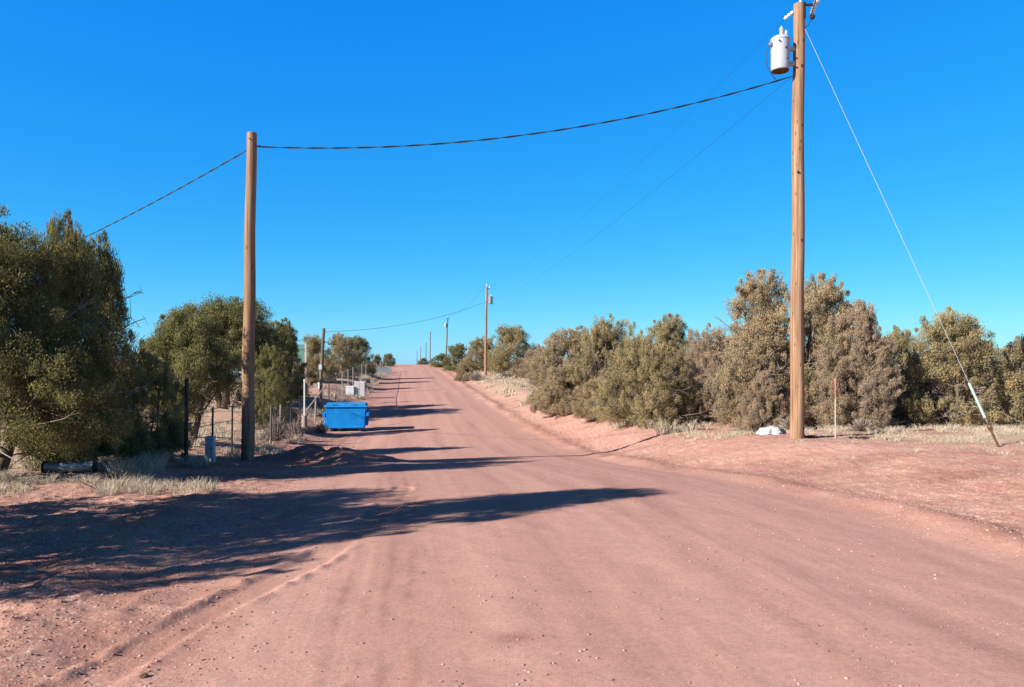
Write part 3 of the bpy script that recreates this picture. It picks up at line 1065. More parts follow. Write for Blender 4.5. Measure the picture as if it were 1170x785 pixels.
for k, (px, pt, Y, W, lab) in enumerate([
        (613, 424, 62, 2.2, 'low grey shrub on the bank left of the thicket'),
        (580, 425, 80, 2.6, 'low grey shrub just right of the foot of the second transformer pole'),
        (545, 424, 78, 2.4, 'low grey shrub just left of the foot of the second transformer pole'),
        (530, 411, 105, 3.0, 'low pale shrub on the crest bank behind the small round bush'),
        (436, 414, 108, 2.6, 'pale dry shrub left of the road just below the crest'),
        (905, 474, 22.0, .9, 'small grey shrub behind the foot of the near transformer pole'),
        (985, 478, 20.6, .9, 'small grey shrub right of the slim white marker stake'),
        (366, 482, 31, .9, 'small dry shrub just left of the blue dumpster'),
        (315, 470, 25.5, 1.1, 'grey shrub tangled in the wire fence right of the bare wooden pole'),
        (337, 480, 27.5, 1.0, 'dry shrub under the wire fence left of the white post')]):
    dry_shrub(px, pt, Y, W, lab, 300 + k)

# ------------------------------------------------------------------ poles


def pole_post(root, top, rb, rt, mat, lean=(0, 0), h0=-.3):
    n = 14
    pts = [(lean[0] * i / n + .012 * math.sin(i * 1.1), lean[1] * i / n, h0 + (top - h0) * i / n) for i in range(n + 1)]
    mb = MB().tube(pts, [rb + (rt - rb) * i / n for i in range(n + 1)], 20)
    return mb.build('post', mat, root, True)


def transformer(root, c, r=.24, h=.80, mat=None, arm=.0, side=-1, det=True):
    mat = mat or M['transformer_grey']
    mb = MB().lathe([(r * .93, 0), (r * .97, .02), (r, .05), (r, h - .05), (r * 1.06, h - .045), (r * 1.06, h - .015), (r * .9, h + .03), (r * .35, h + .06), (.01, h + .065)], c, 24)
    t = mb.build('transformer', mat, root, True)
    if det:
        for z in (.22, .68):
            MB().box((c[0] - side * (r + arm / 2) * 1.0, c[1], c[2] + z * h), (arm + .08, .09, .10)).build('bracket', mat, t, False, .008)
        MB().lathe([(r * .90, -.012), (r * .94, .0), (r * .94, .008)], (c[0], c[1], c[2] - .004), 24).build('base_plate', M['rust'], t, True)
        for dx, hh, rr in ((.02, .26, .045), (.13, .17, .035)):
            prof = [(rr * .7, 0)]
            for k in range(4):
                z = .03 + k * hh * .2
                prof += [(rr * .75, z), (rr * 1.25, z + hh * .08), (rr * .75, z + hh * .14)]
            prof += [(rr * .4, hh * .9), (rr * .3, hh)]
            MB().lathe(prof, (c[0] + dx, c[1] - .02, c[2] + h + .03), 14).build('bushing', M['porcelain'], t, True)
        for a, hz in ((-2.0, .84), (-1.15, .30), (-1.3, .62)):
            MB().lathe([(.018, 0), (.022, .03), (.012, .05)], (c[0] + r * math.cos(a), c[1] + r * math.sin(a), c[2] + h * hz), 8, (math.cos(a), math.sin(a), 0)).build('bolt', M['dark_metal'], t, True)
        MB().box((c[0] + side * (r + .03), c[1] - .05, c[2] + h * .80), (.08, .09, .07)).build('lug', M['galvanised'], t, False, .01)
        p = Vector(c)
        q = [p + Vector((side * (r + .07), -.05, h * .78)), p + Vector((side * (r + .15), -.06, h * .45)), p + Vector((side * (r + .12), -.06, .1)), p + Vector((side * (r - .02), -.05, -.14)), p + Vector((side * (r - .10), -.03, -.22))]
        MB().tube(q, .009, 6).build('drop_wire', M['cable_black'], t, True)
    return t


GP = 'utility poles along the road'
# near transformer pole
B = at(910.3, 503, 17.6)
zb = gz(B.x, B.y)
topz = at(911, 5, 17.6).z
root = empty('utility_pole', (B.x, B.y, zb), 'tall near utility pole with pale grey transformer tank, right of the road', 'utility pole', GP)
Hp = topz - zb
pole_post(root, Hp, .165, .128, M['pole_wood'], (.05, 0))
tz = at(0, 82, 17.6).z - zb
transformer(root, (-.41, -.06, tz), .215, .75, None, .08, -1)
# pole top: bracket pin insulator, cutout fuse and arrester on the right, dead-end on the left
MB().lathe([(.03, 0), (.03, .22), (.05, .24), (.075, .27), (.055, .31), (.07, .35), (.04, .40)], (.09, 0, Hp - .02), 12).build('pin_insulator', M['porcelain'], root, True)
mb = MB().box((.17, -.02, Hp - .16), (.05, .07, .42)).box((.30, -.02, Hp - .02), (.34, .05, .05))
mb.build('top_bracket', M['dark_metal'], root, False, .006)
fc = MB()
pr = [(.03, 0)]
for k in range(5):
    pr += [(.032, .03 + k * .06), (.058, .05 + k * .06), (.032, .075 + k * .06)]
fc.lathe(pr, (.34, -.03, Hp - .26), 12, (.35, 0, 1))
fuse = fc.build('cutout_fuse', M['porcelain'], root, True)
MB().tube([(.30, -.08, Hp - .30), (.42, -.08, Hp + .10)], .016, 8).build('fuse_tube', M['brown_glaze'], fuse, True)
ar = MB().lathe([(.05, 0), (.075, .03), (.05, .06), (.075, .09), (.05, .12), (.075, .15), (.045, .20)], (.47, -.03, Hp + .02), 14)
ar.build('lightning_arrester', M['porcelain'], root, True)
MB().lathe([(.04, 0), (.06, .03), (.06, .07), (.03, .1)], (.36, -.03, Hp - .36), 12).build('clamp', M['dark_metal'], root, True)
MB().lathe([(.02, 0), (.05, .04), (.03, .08), (.05, .12), (.03, .16), (.05, .20), (.02, .26)], (-.072, 0, Hp - .17), 12, (-1, .35, -.75)).build('dead_end_insulator', M['porcelain'], root, True)
MB().tube([(.12, -.10, Hp - .62), (.22, -.12, Hp - .54), (.31, -.12, Hp - .42)], .011, 6).build('jumper_wire', M['cable_black'], root, True)
for z, x in ((.9, .07), (1.5, .03), (2.9, .06), (4.0, -.05), (5.6, .04)):
    MB().box((x + .04 * (1 - z / Hp), -.150 + z * 0, Hp - z), (.025, .05, .05)).build('bolt', M['dark_metal'], root)
P1 = Vector((B.x, B.y, zb))
H1 = Hp

# bare pole on the left, carries the service cable
B = at(282.3, 525, 17.3)
zb2 = gz(B.x, B.y)
Hb = at(0, 152, 17.3).z - zb2
lean = (287.5 - 282.3) / F * 17.3
root = empty('wooden_pole', (B.x, B.y, zb2), 'bare wooden pole on the left verge, lower and without any transformer', 'utility pole', GP)
pole_post(root, Hb, .150, .112, M['pole_wood'], (lean, 0))
MB().tube([(lean, -.16, Hb - .17), (lean, .16, Hb - .17)], .013, 8).build('through_bolt', M['dark_metal'], root)
MB().tube([(lean + .05, -.05, Hb - .30), (lean + .12, -.05, Hb - .32), (lean + .22, -.02, Hb - .30)], .010, 6).build('wire_hook', M['dark_metal'], root)
P2 = Vector((B.x + lean, B.y, zb2))
H2 = Hb

# the row of poles that runs away along the right of the road
far = [(554.5, 430, 328, 86.7, .15, 'second transformer pole up the road with its tank on the right'),
       (509.5, 417, 363, 163, .15, 'dark pole near the crest with a small white tank, third along the road'),
       (491.3, 416, 379, 240, .15, 'thin pole standing behind the crest, fourth along the road'),
       (486.5, 416, 392, 315, .15, 'tiny far pole beyond the crest, fifth along the road'),
       (480.4, 416, 396.5, 390, .15, 'tiny far pole beyond the crest, sixth along the road'),
       (476.3, 416, 401, 465, .15, 'farthest tiny pole beyond the crest, leftmost of the row')]
tops = [Vector((P1.x + .05, P1.y, P1.z + H1))]
for i, (px, pb, pt, Y, rr, lab) in enumerate(far):
    X = (px - CX) / F * Y
    z = gz(X, Y)
    root = empty('utility_pole', (X, Y, z), lab, 'utility pole', GP)
    Hh = at(0, pt, Y).z - z
    pole_post(root, Hh, rr + .02, rr - .03 + .004 * i, M['pole_wood'] if i == 0 else M['grey_wood'], ((2.0 / F * Y) if i == 1 else .15, 0))
    lx = (2.0 / F * Y) if i == 1 else .15
    if i == 0:
        transformer(root, (lx + .46, -.05, Hh - 1.95), .24, .85, M['panel_grey'], .08, 1)
    if i == 1:
        transformer(root, (lx - .46, -.05, Hh - 2.1), .26, .9, None, .08, -1)
    mb = MB().box((lx + .15, 0, Hh - .2), (.5, .06, .07))
    mb.build('top_bracket', M['dark_metal'], root)
    MB().lathe([(.03, 0), (.03, .2), (.06, .24), (.05, .3), (.065, .34), (.03, .42)], (lx, 0, Hh - .03), 10).build('pin_insulator', M['porcelain'], root, True)
    if i == 0:
        MB().lathe([(.03, 0), (.06, .05), (.035, .1), (.06, .15), (.03, .3)], (lx + .36, 0, Hh - .16), 10).build('cutout_fuse', M['porcelain'], root, True)
    tops.append(Vector((X + lx, Y, z + Hh)))

# dark leaning service pole by the yard
Y = 60
X = (366 - CX) / F * Y
z = gz(X, Y)
root = empty('service_pole', (X, Y, z), 'short dark leaning service post in the left yard behind the fence', 'pole')
zt = at(370, 375, Y).z - z
pole_post(root, zt, .14, .11, M['grey_wood'], (4 / F * Y, 0))
MB().box((.05, -.16, 1.5), (.25, .12, .40)).build('meter_box', M['box_grey'], root, False, .015)
SP = Vector((X + 4 / F * Y, Y, z + zt))

# ------------------------------------------------------------------ wires


def sagged(a, b, sag, n=40):
    a, b = Vector(a), Vector(b)
    return [a.lerp(b, i / n) - Vector((0, 0, sag * 4 * (i / n) * (1 - i / n))) for i in range(n + 1)]


def wire(name, a, b, sag, rad, mat, label, n=40, cat='cable', group='overhead cables'):
    o = MB().tube(sagged(a, b, sag, n), rad, 6).build(name, mat, None, True)
    return tag(o, label, cat, group)


def triplex(name, a, b, sag, label):
    """two insulated legs twisted round a bare messenger"""
    root = empty(name, (0, 0, 0), label, 'cable', 'overhead cables')
    n = 260
    pts = sagged(a, b, sag, n)
    L = (Vector(b) - Vector(a)).length
    MB().tube(pts, .0065, 5).build('messenger_wire', M['wire_grey'], root, True)
    for ph in (0, math.pi):
        q = []
        for i, p in enumerate(pts):
            t = 2 * math.pi * (L * i / n) / 1.15 + ph
            q.append(p + Vector((0, .011 * math.cos(t), .013 * math.sin(t))))
        MB().tube(q, .0085, 5).build('insulated_wire', M['cable_black'], root, True)
    return root


A = Vector((P1.x - .12, P1.y - .05, at(0, 88, 17.6).z))
Bq = Vector((P2.x + .13, P2.y - .03, at(0, 168, 17.3).z))
triplex('service_cable', A, Bq, .55, 'black twisted service cable swooping across the road between the two near poles')
MB_ = at(86, 273, 24.0)
d = MB_ - Vector((P2.x - .12, P2.y, at(0, 172, 17.3).z))
triplex('service_cable', Vector((P2.x - .12, P2.y, at(0, 172, 17.3).z)), Vector((P2.x - .12, P2.y, at(0, 172, 17.3).z)) + d * 1.35, .12,
        'black twisted service cable from the bare pole down behind the left junipers')
t0, t1 = tops[0], tops[1]
wire('overhead_wire', t0 + Vector((-.322, .07, -.325)), t1 + Vector((-.1, 0, -.1)), 1.0, .003, M['wire_grey'], 'thin upper wire from the near pole top to the second transformer pole', 60)
wire('overhead_wire', Vector((P1.x - .12, P1.y, A.z)), t1 + Vector((0, 0, -1.7)), .9, .0036, M['wire_grey'], 'thin lower wire from the near pole to the second transformer pole', 60)
wire('overhead_wire', t1 + Vector((-.1, 0, -1.7)), SP + Vector((0, 0, -.3)), .75, .014, M['wire_grey'], 'sagging wire from the second transformer pole across to the dark service post', 50)
for i in range(1, len(tops) - 1):
    wire('overhead_wire', tops[i] + Vector((0, 0, .3)), tops[i + 1] + Vector((0, 0, .3)), .9, .010, M['wire_grey'],
         ['', 'faint wire from the second to the third pole of the far row', 'faint wire between the third and fourth poles at the crest', 'faint far wire between the fourth and fifth poles',
          'faint far wire between the fifth and sixth poles', 'faintest far wire between the last two poles'][i], 30)

# guy wire with pale guard and rusty anchor rod
GA = at(1141, 529, 14.0)
GA.z = gz(GA.x, GA.y)
GT = Vector((P1.x + .15, P1.y - .08, at(0, 33, 17.6).z))
root = empty('guy_wire', GA, 'taut guy wire slanting from the near pole down to the ground anchor at right', 'guy wire')
dv = (GT - GA)
Lg = dv.length
dn = dv.normalized()
MB().tube([dn * .45, dn * (Lg * .5), dv], .0048, 6).build('cable', M['guy_steel'], root, True)
MB().tube([dn * .58, dn * .62, dn * 1.28, dn * 1.30], [.022, .026, .026, .022], 12).build('guard', M['teal_plastic'], root, True)
MB().tube([dn * -.12, dn * .40], .022, 8).tube([dn * .33 + Vector((.03, 0, 0)), dn * .40 + Vector((.035, 0, .03)), dn * .47, dn * .40 + Vector((-.035, 0, .0)), dn * .33 + Vector((-.03, 0, 0))], .014, 6).build('anchor_rod', M['rust'], root, True)

# slim marker stake
B = at(954.5, 499, 17.6)
z = gz(B.x, B.y)
root = empty('marker_stake', (B.x, B.y, z), 'slim white marker stake with faded red tip, right of the near pole', 'stake')
h = at(0, 432, 17.6).z - z
MB().tube([(0, 0, -.1), (0, 0, h * .66)], .016, 10).build('stake', M['cream_paint'], root, True)
MB().tube([(0, 0, h * .66), (0, 0, h - .02), (0, 0, h)], [.017, .017, .009], 10).build('tip', M['marker_red'], root, True)

# white plastic bag in the weeds


def blob(name, dims, seed, mat, parent=None, loc=(0, 0, 0), amp=.25, freq=3.0, flat=True, rz=0):
    import bmesh
    from mathutils import noise as mn
    bm = bmesh.new()
    bmesh.ops.create_icosphere(bm, subdivisions=4, radius=1)
    off = Vector((seed * 7.3, seed * 3.1, 0))
    for v in bm.verts:
        p = v.co.copy()
        k = 1 + amp * mn.noise(p * freq * .5 + off) + amp * .7 * abs(mn.noise(p * freq * 1.5 + off)) + amp * .3 * mn.noise(p * freq * 4 + off)
        v.co = Vector((p.x * dims[0], p.y * dims[1], max(p.z, -.35 if flat else -1) * dims[2])) * k
    me = bpy.data.meshes.new(name)
    bm.to_mesh(me)
    bm.free()
    me.materials.append(mat)
    o = link(name, me, parent, loc)
    o.rotation_euler = (0, 0, rz)
    return o


B = at(880, 487, 20.0)
root = empty('plastic_bag', (B.x, B.y, gz(B.x, B.y)), 'crumpled white plastic bag lying in the weeds left of the near pole', 'bag')
blob('bag_body', (.28, .18, .15), 2, M['plastic_white'], root, (0, 0, .06), .5, 3.2)
blob('dark_fold', (.11, .10, .09), 5, M['plastic_dark'], root, (.29, 0, .05), .45, 3.0)

# ------------------------------------------------------------------ dumpster
B = at(396, 493, 33.0)
root = empty('dumpster', (B.x, B.y, gz(B.x, B.y) + .02), 'bright blue steel dumpster standing at the left road edge', 'dumpster', None, R_(8))
W, D, H = 1.72, 1.15, 1.10


def prism(profile, x0, x1):
    """profile in (y, z), extruded along x"""
    n = len(profile)
    v = [(x0, y, z) for y, z in profile] + [(x1, y, z) for y, z in profile]
    f = [tuple(range(n)), tuple(n + i for i in reversed(range(n)))]
    for i in range(n):
        j = (i + 1) % n
        f.append((i, n + i, n + j, j))
    return v, f


mb = MB()
# front leans out towards the top, sides taper a little
bw, tw = W * .93, W
vs = [(-bw / 2, -D / 2 + .12, .08), (bw / 2, -D / 2 + .12, .08), (bw / 2, D / 2, .08), (-bw / 2, D / 2, .08),
      (-tw / 2, -D / 2, H), (tw / 2, -D / 2, H), (tw / 2, D / 2, H + .02), (-tw / 2, D / 2, H + .02)]
mb.add(vs, [(3, 2, 1, 0), (0, 1, 5, 4), (1, 2, 6, 5), (2, 3, 7, 6), (3, 0, 4, 7), (4, 5, 6, 7)])
body = mb.build('body', M['bin_blue'], root, False, .012)
mb = MB()
mb.box((0, -D / 2 - .02, H - .035), (W + .10, .055, .07)).box((0, D / 2 + .02, H - .02), (W + .10, .05, .07))
for s in (-1, 1):
    mb.box((s * (W / 2 + .025), 0, H - .028), (.05, D, .07))
mb.build('rim', M['bin_blue_lid'], root, False, .008)
for s in (-1, 1):
    lid = MB()
    x0, x1 = (-W / 2 + .01, -.012) if s < 0 else (.012, W / 2 - .01)
    v, f = prism([(-D / 2 - .03, H + .005), (-D / 2 - .03, H + .035), (0, H + .06), (D / 2 + .02, H + .065), (D / 2 + .02, H + .035), (0, H + .03)], x0, x1)
    lid.add(v, f)
    lo = lid.build('lid', M['bin_blue_lid'], root, False, .006)
    MB().tube([((x0 + x1) / 2 - .12, -D / 2 - .05, H + .03), ((x0 + x1) / 2 + .12, -D / 2 - .05, H + .03)], .012, 6).build('handle', M['dark_metal'], lo, True)
for s in (-1, 1):
    MB().box((s * (W / 2 + .07), -.05, .70), (.12, D * .8, .16)).build('fork_sleeve', M['bin_blue'], root, False, .008)
    for yy in (-.2, .25):
        MB().box((s * (W / 2 + .03), yy, .40), (.10, .06, .43)).build('side_rib', M['bin_blue'], root, False, .006)
for s in (-1, 1):
    MB().box((s * W * .36, 0, .035), (.10, D * .92, .09)).build('skid', M['dark_metal'], root, False, .006)
MB().box((0, -D / 2 + .105, .14), (bw * .96, .03, .05)).build('lower_rail', M['bin_blue'], root, False, .006)

# ------------------------------------------------------------------ fences


def fx(Y):
    return -4.5 - .14 * Y


def wire_fence():
    ys = [16.0, 17.1, 19.0, 21.7, 24.4, 26.2, 28.6, 31.0]
    x0, y0 = fx(16), 16
    root = empty('wire_fence', (x0, y0, gz(x0, y0)), 'dark wire fence with uneven posts running past the bare pole', 'fence')
    o = root.location
    tops = []
    for i, Y in enumerate(ys):
        X = fx(Y)
        z = gz(X, Y)
        if i == 0:
            h, r, m = 1.85, .045, M['dark_metal']
            X = (212.5 - CX) / F * Y
        elif i in (1, 2):
            h, r, m = 1.22, .026, M['dark_metal']
        elif i in (4, 5):
            h, r, m = 1.25, .035, M['grey_wood'] if i == 4 else M['dead_wood']
        else:
            h, r, m = 1.2, .028, M['dark_metal']
        mb = MB().tube([(0, 0, -.2), (.02, 0, h)], [r, r * .9], 8)
        if i == 2:
            mb.box((.01, 0, h), (.22, .05, .03))
        p = mb.build('post', m, root, True)
        p.location = Vector((X, Y, z)) - o
        if i == 0:
            p['label'] = 'tall dark pipe post'
        tops.append((Vector((X, Y, z)), h))
    for lev in (.15, .38, .62, .88, 1.12):
        mb = MB()
        for (a, ha), (b, hb) in zip(tops[:-1], tops[1:]):
            mb.tube([a - o + Vector((.02, -.03, lev)), (a + b) / 2 - o + Vector((.02, -.03, lev - .03)), b - o + Vector((.02, -.03, lev))], .0045, 4, False)
        mb.build('wire', M['wire_grey'], root)
    # stay wires between the strands, woven field fence
    mb = MB()
    for (a, ha), (b, hb) in zip(tops[3:-1], tops[4:]):
        n = int((b - a).length / .16)
        for k in range(n):
            p = a.lerp(b, k / n) - o + Vector((.02, -.03, 0))
            mb.tube([p + Vector((0, 0, .12)), p + Vector((0, 0, 1.10))], .0035, 3, False)
    mb.build('woven_mesh', M['wire_grey'], root)


wire_fence()

# white gate post with diagonal brace
Y = 32.0
X = (348 - CX) / F * Y
z = gz(X, Y)
root = empty('gate_post', (X, Y, z), 'slender white gate post with pale diagonal brace left of the blue dumpster', 'post')
h = at(0, 435, Y).z - z
MB().tube([(0, 0, -.2), (0, 0, h)], .036, 12).lathe([(.045, h), (.045, h + .04), (.015, h + .07)], (0, 0, 0), 12).build('post', M['white_paint'], root, True)
MB().tube([(0, -.01, -.05), (0, -.01, .5)], [.13, .10], 10).build('footing', M['dead_wood'], root, True)
a = at(334, 490, 31.6) - Vector((X, Y, z))
b = at(372, 441, 34.5) - Vector((X, Y, z))
MB().tube([a, (a + b) / 2, b], .035, 8).build('brace', M['dead_wood'], root, True)
# second leaning stay
Y = 34.5
X = (361, 0)[0]
X = (360 - CX) / F * Y
z = gz(X, Y)
o = MB().tube([(0, 0, -.1), (.04, 0, at(0, 452, Y).z - z)], [.04, .035], 8).build('gate_stake', M['dead_wood'], None, True, 0, (X, Y, z))
tag(o, 'short grey stake between the white gate post and the dumpster', 'post')


def chain_fence():
    ys = [38.5, 42.5, 46.5, 51, 56, 61, 67, 73, 80, 88, 97, 106]
    root = empty('chain_link_fence', (fx(38.5), 38.5, gz(fx(38.5), 38.5)), 'pale chain link fence running up the slope beyond the blue dumpster', 'fence')
    o = root.location
    P = []
    for i, Y in enumerate(ys):
        X = fx(Y) + (.0 if i else .0)
        z = gz(X, Y)
        h = 1.75
        m = M['grey_wood'] if i == 0 else M['galvanised']
        r = .08 if i == 0 else .028
        p = MB().tube([(0, 0, -.2), (0, 0, h + .05)], r, 8).lathe([(r * 1.1, h + .05), (.01, h + .09)], (0, 0, 0), 8).build('post', m, root, True)
        p.location = Vector((X, Y, z)) - o
        if i == 0:
            p['label'] = 'dark wooden end post'
        P.append(Vector((X, Y, z)))
    mb = MB()
    for a, b in zip(P[:-1], P[1:]):
        mb.tube([a - o + Vector((0, 0, 1.74)), b - o + Vector((0, 0, 1.74))], .014, 6, False)
    mb.build('top_rail', M['galvanised'], root, True)
    v, f = [], []
    for a, b in zip(P[:-1], P[1:]):
        L = (b - a).length
        d = (b - a) / L
        hh = 1.66
        n = int((L + hh) / .085)
        w = .0020
        sx = Vector((d.y, -d.x, 0)) * .0
        for sgn in (1, -1):
            for k in range(n):
                s0 = k * .085 - hh
                # wire from (s0, 0) to (s0 + hh, hh), clipped to [0, L]
                t0_, t1_ = max(0, -s0), min(hh, L - s0)
                if t1_ - t0_ < .05:
                    continue
                za, zb_ = (t0_, t1_) if sgn > 0 else (hh - t0_, hh - t1_)
                pa = a + d * (s0 + t0_) + Vector((.05, 0, .04 + za)) - o
                pb = a + d * (s0 + t1_) + Vector((.05 + .006 * sgn, 0, .04 + zb_)) - o
                e = Vector((0, 0, w * 1.4))
                k0 = len(v)
                v += [pa - e, pa + e, pb + e, pb - e]
                f.append((k0, k0 + 1, k0 + 2, k0 + 3))
    me = np_mesh('mesh_panel', np.array([tuple(x) for x in v]), np.array(f), M['galvanised'])
    link('mesh_panel', me, root)


chain_fence()

# low grey panel at the far fence end
Y = 100.0
a = at(421, 430, Y)
b = at(447, 430, Y)
X = (a.x + b.x) / 2
root = empty('metal_gate', (X, Y, gz(X, Y)), 'low blue grey metal gate at the far end of the fence near the crest', 'gate', None, R_(4))
w, h = b.x - a.x, .95
mb = MB()
for s in (-1, 1):
    mb.tube([(s * w / 2, 0, .08), (s * w / 2, 0, .10 + h)], .04, 8)
for zz in (.12, .10 + h):
    mb.tube([(-w / 2, 0, zz), (w / 2, 0, zz)], .035, 8)
mb.build('gate_frame', M['panel_grey'], root, True)
mb = MB()
for k in range(5):
    mb.box((0, .01, .22 + k * .17), (w - .06, .02, .15))
mb.build('sheet_panel', M['panel_grey'], root, False, .004)

# appliances left by the fence
Y = 55.0
B = at(411, 458, Y)
root = empty('white_cabinet', (B.x, Y, gz(B.x, Y)), 'upright white box standing on the left verge beyond the dumpster', 'box', None, R_(12))
MB().box((0, 0, .60), (.74, .62, 1.12)).build('body', M['white_paint'], root, False, .02)
MB().box((-.19, -.325, .60), (.345, .03, 1.06)).build('door', M['white_paint'], root, False, .012)
MB().box((.18, -.325, .60), (.345, .03, 1.06)).build('door', M['white_paint'], root, False, .012)
MB().box((0, 0, .02), (.66, .54, .05)).build('plinth', M['dark_metal'], root)
B = at(401.5, 457, Y - .2)
root = empty('grey_crate', (B.x, Y - .2, gz(B.x, Y - .2)), 'lower pale grey box beside the upright white box', 'box', None, R_(-10))
MB().box((0, 0, .33), (.62, .6, .62)).build('body', M['box_grey'], root, False, .02)
MB().box((0, 0, .665), (.66, .64, .05)).build('lid', M['white_paint'], root, False, .012)

# utility pedestal by the bare pole
Y = 16.4
B = at(240.3, 525, Y)
root = empty('utility_box', (B.x, Y, gz(B.x, Y)), 'pale grey utility box on the ground left of the bare pole', 'utility box', None, R_(6))
h = at(0, 498, Y).z - gz(B.x, Y)
h = max(h, .5)
MB().box((0, 0, h * .44), (.19, .17, h * .9), taper=(.96, .96)).build('body', M['box_grey'], root, False, .012)
MB().box((0, 0, h * .93), (.205, .185, h * .12), taper=(.85, .85)).build('cap', M['box_grey'], root, False, .014)
MB().box((0, -.09, h * .48), (.14, .012, h * .60)).build('door', M['box_grey'], root, False, .004)
MB().box((.04, -.099, h * .55), (.02, .012, .05)).build('latch', M['dark_metal'], root)

# bluish metal pipe lying under the big juniper
Y = 13.0
a, b = at(54, 538, Y), at(106, 538, Y)
X = (a.x + b.x) / 2
mb = MB()
n = 40
w = b.x - a.x
pr = [(.085 + (.004 if k % 2 else 0), -w / 2 + w * k / n) for k in range(n + 1)]
root = empty('culvert_pipe', (X, Y, gz(X, Y) + .10), 'ribbed blue grey pipe lying in the shade under the biggest juniper', 'pipe', None, R_(8))
mb.lathe(pr, (0, 0, 0), 18, (1, 0, 0)).build('pipe_wall', M['pipe_blue'], root, True)
for s in (-1, 1):
    MB().lathe([(.082, s * (w / 2 + .001)), (.108, s * (w / 2 + .004)), (.108, s * (w / 2 + .03))][::s], (0, 0, 0), 18, (1, 0, 0)).build('collar', M['dark_metal'], root, True)

# green sign board on cream post behind the dark juniper
Y = 48.0
B = at(347.5, 440, Y)
root = empty('sign_board', (B.x, Y, gz(B.x, Y)), 'tall green board with cream post beside the dark round juniper', 'sign')
zt = at(0, 393, Y).z - gz(B.x, Y)
MB().box((.11, 0, zt / 2 - .1), (.14, .12, zt + .2)).build('post', M['cream_paint'], root, False, .01)
MB().box((-.22, -.02, zt - .60), (.50, .05, 1.15)).build('board', M['sign_green'], root, False, .008)

# red drum
Y = 47.0
B = at(334, 446, Y)
root = empty('metal_drum', (B.x, Y, gz(B.x, Y)), 'rusty red drum in the yard below the dark round juniper', 'drum')
MB().lathe([(.28, 0), (.285, .02), (.28, .04), (.28, .28), (.292, .30), (.28, .32), (.28, .56), (.292, .58), (.28, .60), (.28, .85), (.288, .87), (.27, .88), (.27, .865), (.01, .865)], (0, 0, 0), 20).build('drum_wall', M['drum_red'], root, True)
MB().lathe([(.03, 0), (.03, .02)], (.15, .0, .866), 8).build('bung', M['dark_metal'], root)

# white bucket
Y = 56.0
B = at(366, 441, Y)
root = empty('bucket', (B.x, Y, gz(B.x, Y)), 'small white bucket standing by the foot of the dark service post', 'bucket')
MB().lathe([(.15, 0), (.19, .42), (.20, .42), (.20, .45), (.185, .45), (.15, .06), (.01, .05)], (0, 0, 0), 16).build('bucket_wall', M['plastic_white'], root, True)


# vehicles in the yard


def wheel(root, x, y, r):
    w = MB().lathe([(r * .55, -.10), (r * .95, -.10), (r, -.06), (r, .06), (r * .95, .10), (r * .55, .10)], (x, y, r), 20, (0, 1, 0)).build('wheel', M['tyre'], root, True)
    s = -1 if y < 0 else 1
    MB().lathe([(r * .56, -.02), (r * .5, .02), (.05, .03)], (x, y + s * .085, r), 16, (0, s, 0)).build('rim', M['galvanised'], w, True)


def pickup(X, Y, rz, paint, label, van=False, stripe=None):
    root = empty('parked_van' if van else 'parked_truck', (X, Y, gz(X, Y)), label, 'van' if van else 'truck', None, rz)
    hw = .88
    if van:
        prof = [(-2.35, .42), (2.30, .42), (2.42, .62), (2.40, .95), (1.72, 1.12), (1.18, 1.98), (.9, 2.06), (-2.25, 2.06), (-2.38, 1.9), (-2.42, .6)]
    else:
        prof = [(-2.55, .50), (2.45, .50), (2.55, .66), (2.52, 1.02), (1.30, 1.12), (.72, 1.72), (-.52, 1.75), (-.75, 1.12), (-2.55, 1.10)]
    n = len(prof)
    v = []
    for s in (-1, 1):
        for x, z in prof:
            v.append((x, s * hw * (1 if z < 1.15 else .88), z))
    f = [tuple(range(n)), tuple(n + i for i in reversed(range(n)))]
    for i in range(n):
        j = (i + 1) % n
        f.append((i, n + i, n + j, j))
    mb = MB().add(v, f)
    mb.build('body', paint, root, False, .04)
    for s in (-1, 1):
        y = s * hw * .955
        if van:
            wins = [(.35, 1.18, .60), (-1.0, 1.2, 1.0)]
        else:
            wins = [(.28, 1.20, .62), (-.38, 1.2, .42)]
        for cx, z0, w in wins:
            yy = s * (hw * .94 + .006)
            MB().add([(cx - w / 2, s * (hw * .992 + .006), z0), (cx + w / 2, s * (hw * .992 + .006), z0), (cx + w / 2 * .7, s * (hw * .90 + .012), z0 + .44), (cx - w / 2, s * (hw * .90 + .012), z0 + .44)], [(0, 1, 2, 3)]).build('side_window', M['glass_dark'], root)
        if stripe:
            MB().box((-.2, s * (hw + .004), .85), (4.1, .012, .22)).build('stripe', stripe, root)
        for x in (-1.55, 1.55):
            wheel(root, x, s * (hw - .06), .36)
        MB().box((2.50 if not van else 2.40, s * .62, .82), (.05, .26, .16)).build('headlight', M['porcelain'], root, False, .01)
    MB().box((2.54 if not van else 2.42, 0, .55), (.10, 1.66, .16)).build('bumper', M['galvanised'], root, False, .02)
    x0, x1 = ((1.70, 1.20) if van else (1.24, .74))
    z0, z1 = ((1.18, 1.94) if van else (1.19, 1.70))
    MB().add([(x0 + .05, -hw * .82, z0), (x0 + .05, hw * .82, z0), (x1 + .05, hw * .74, z1), (x1 + .05, -hw * .74, z1)], [(0, 1, 2, 3)]).build('windscreen', M['glass_dark'], root)
    return root


Y = 66.0
pickup((352 - CX) / F * Y, Y, R_(-62), M['lilac_paint'], 'pale lilac van parked in the yard behind the white gate post', van=True)
Y = 62.0
pickup((251 - CX) / F * Y, Y, R_(12), M['van_white'], 'white and blue truck half hidden behind the high crowned juniper trunks', stripe=M['stripe_blue'])

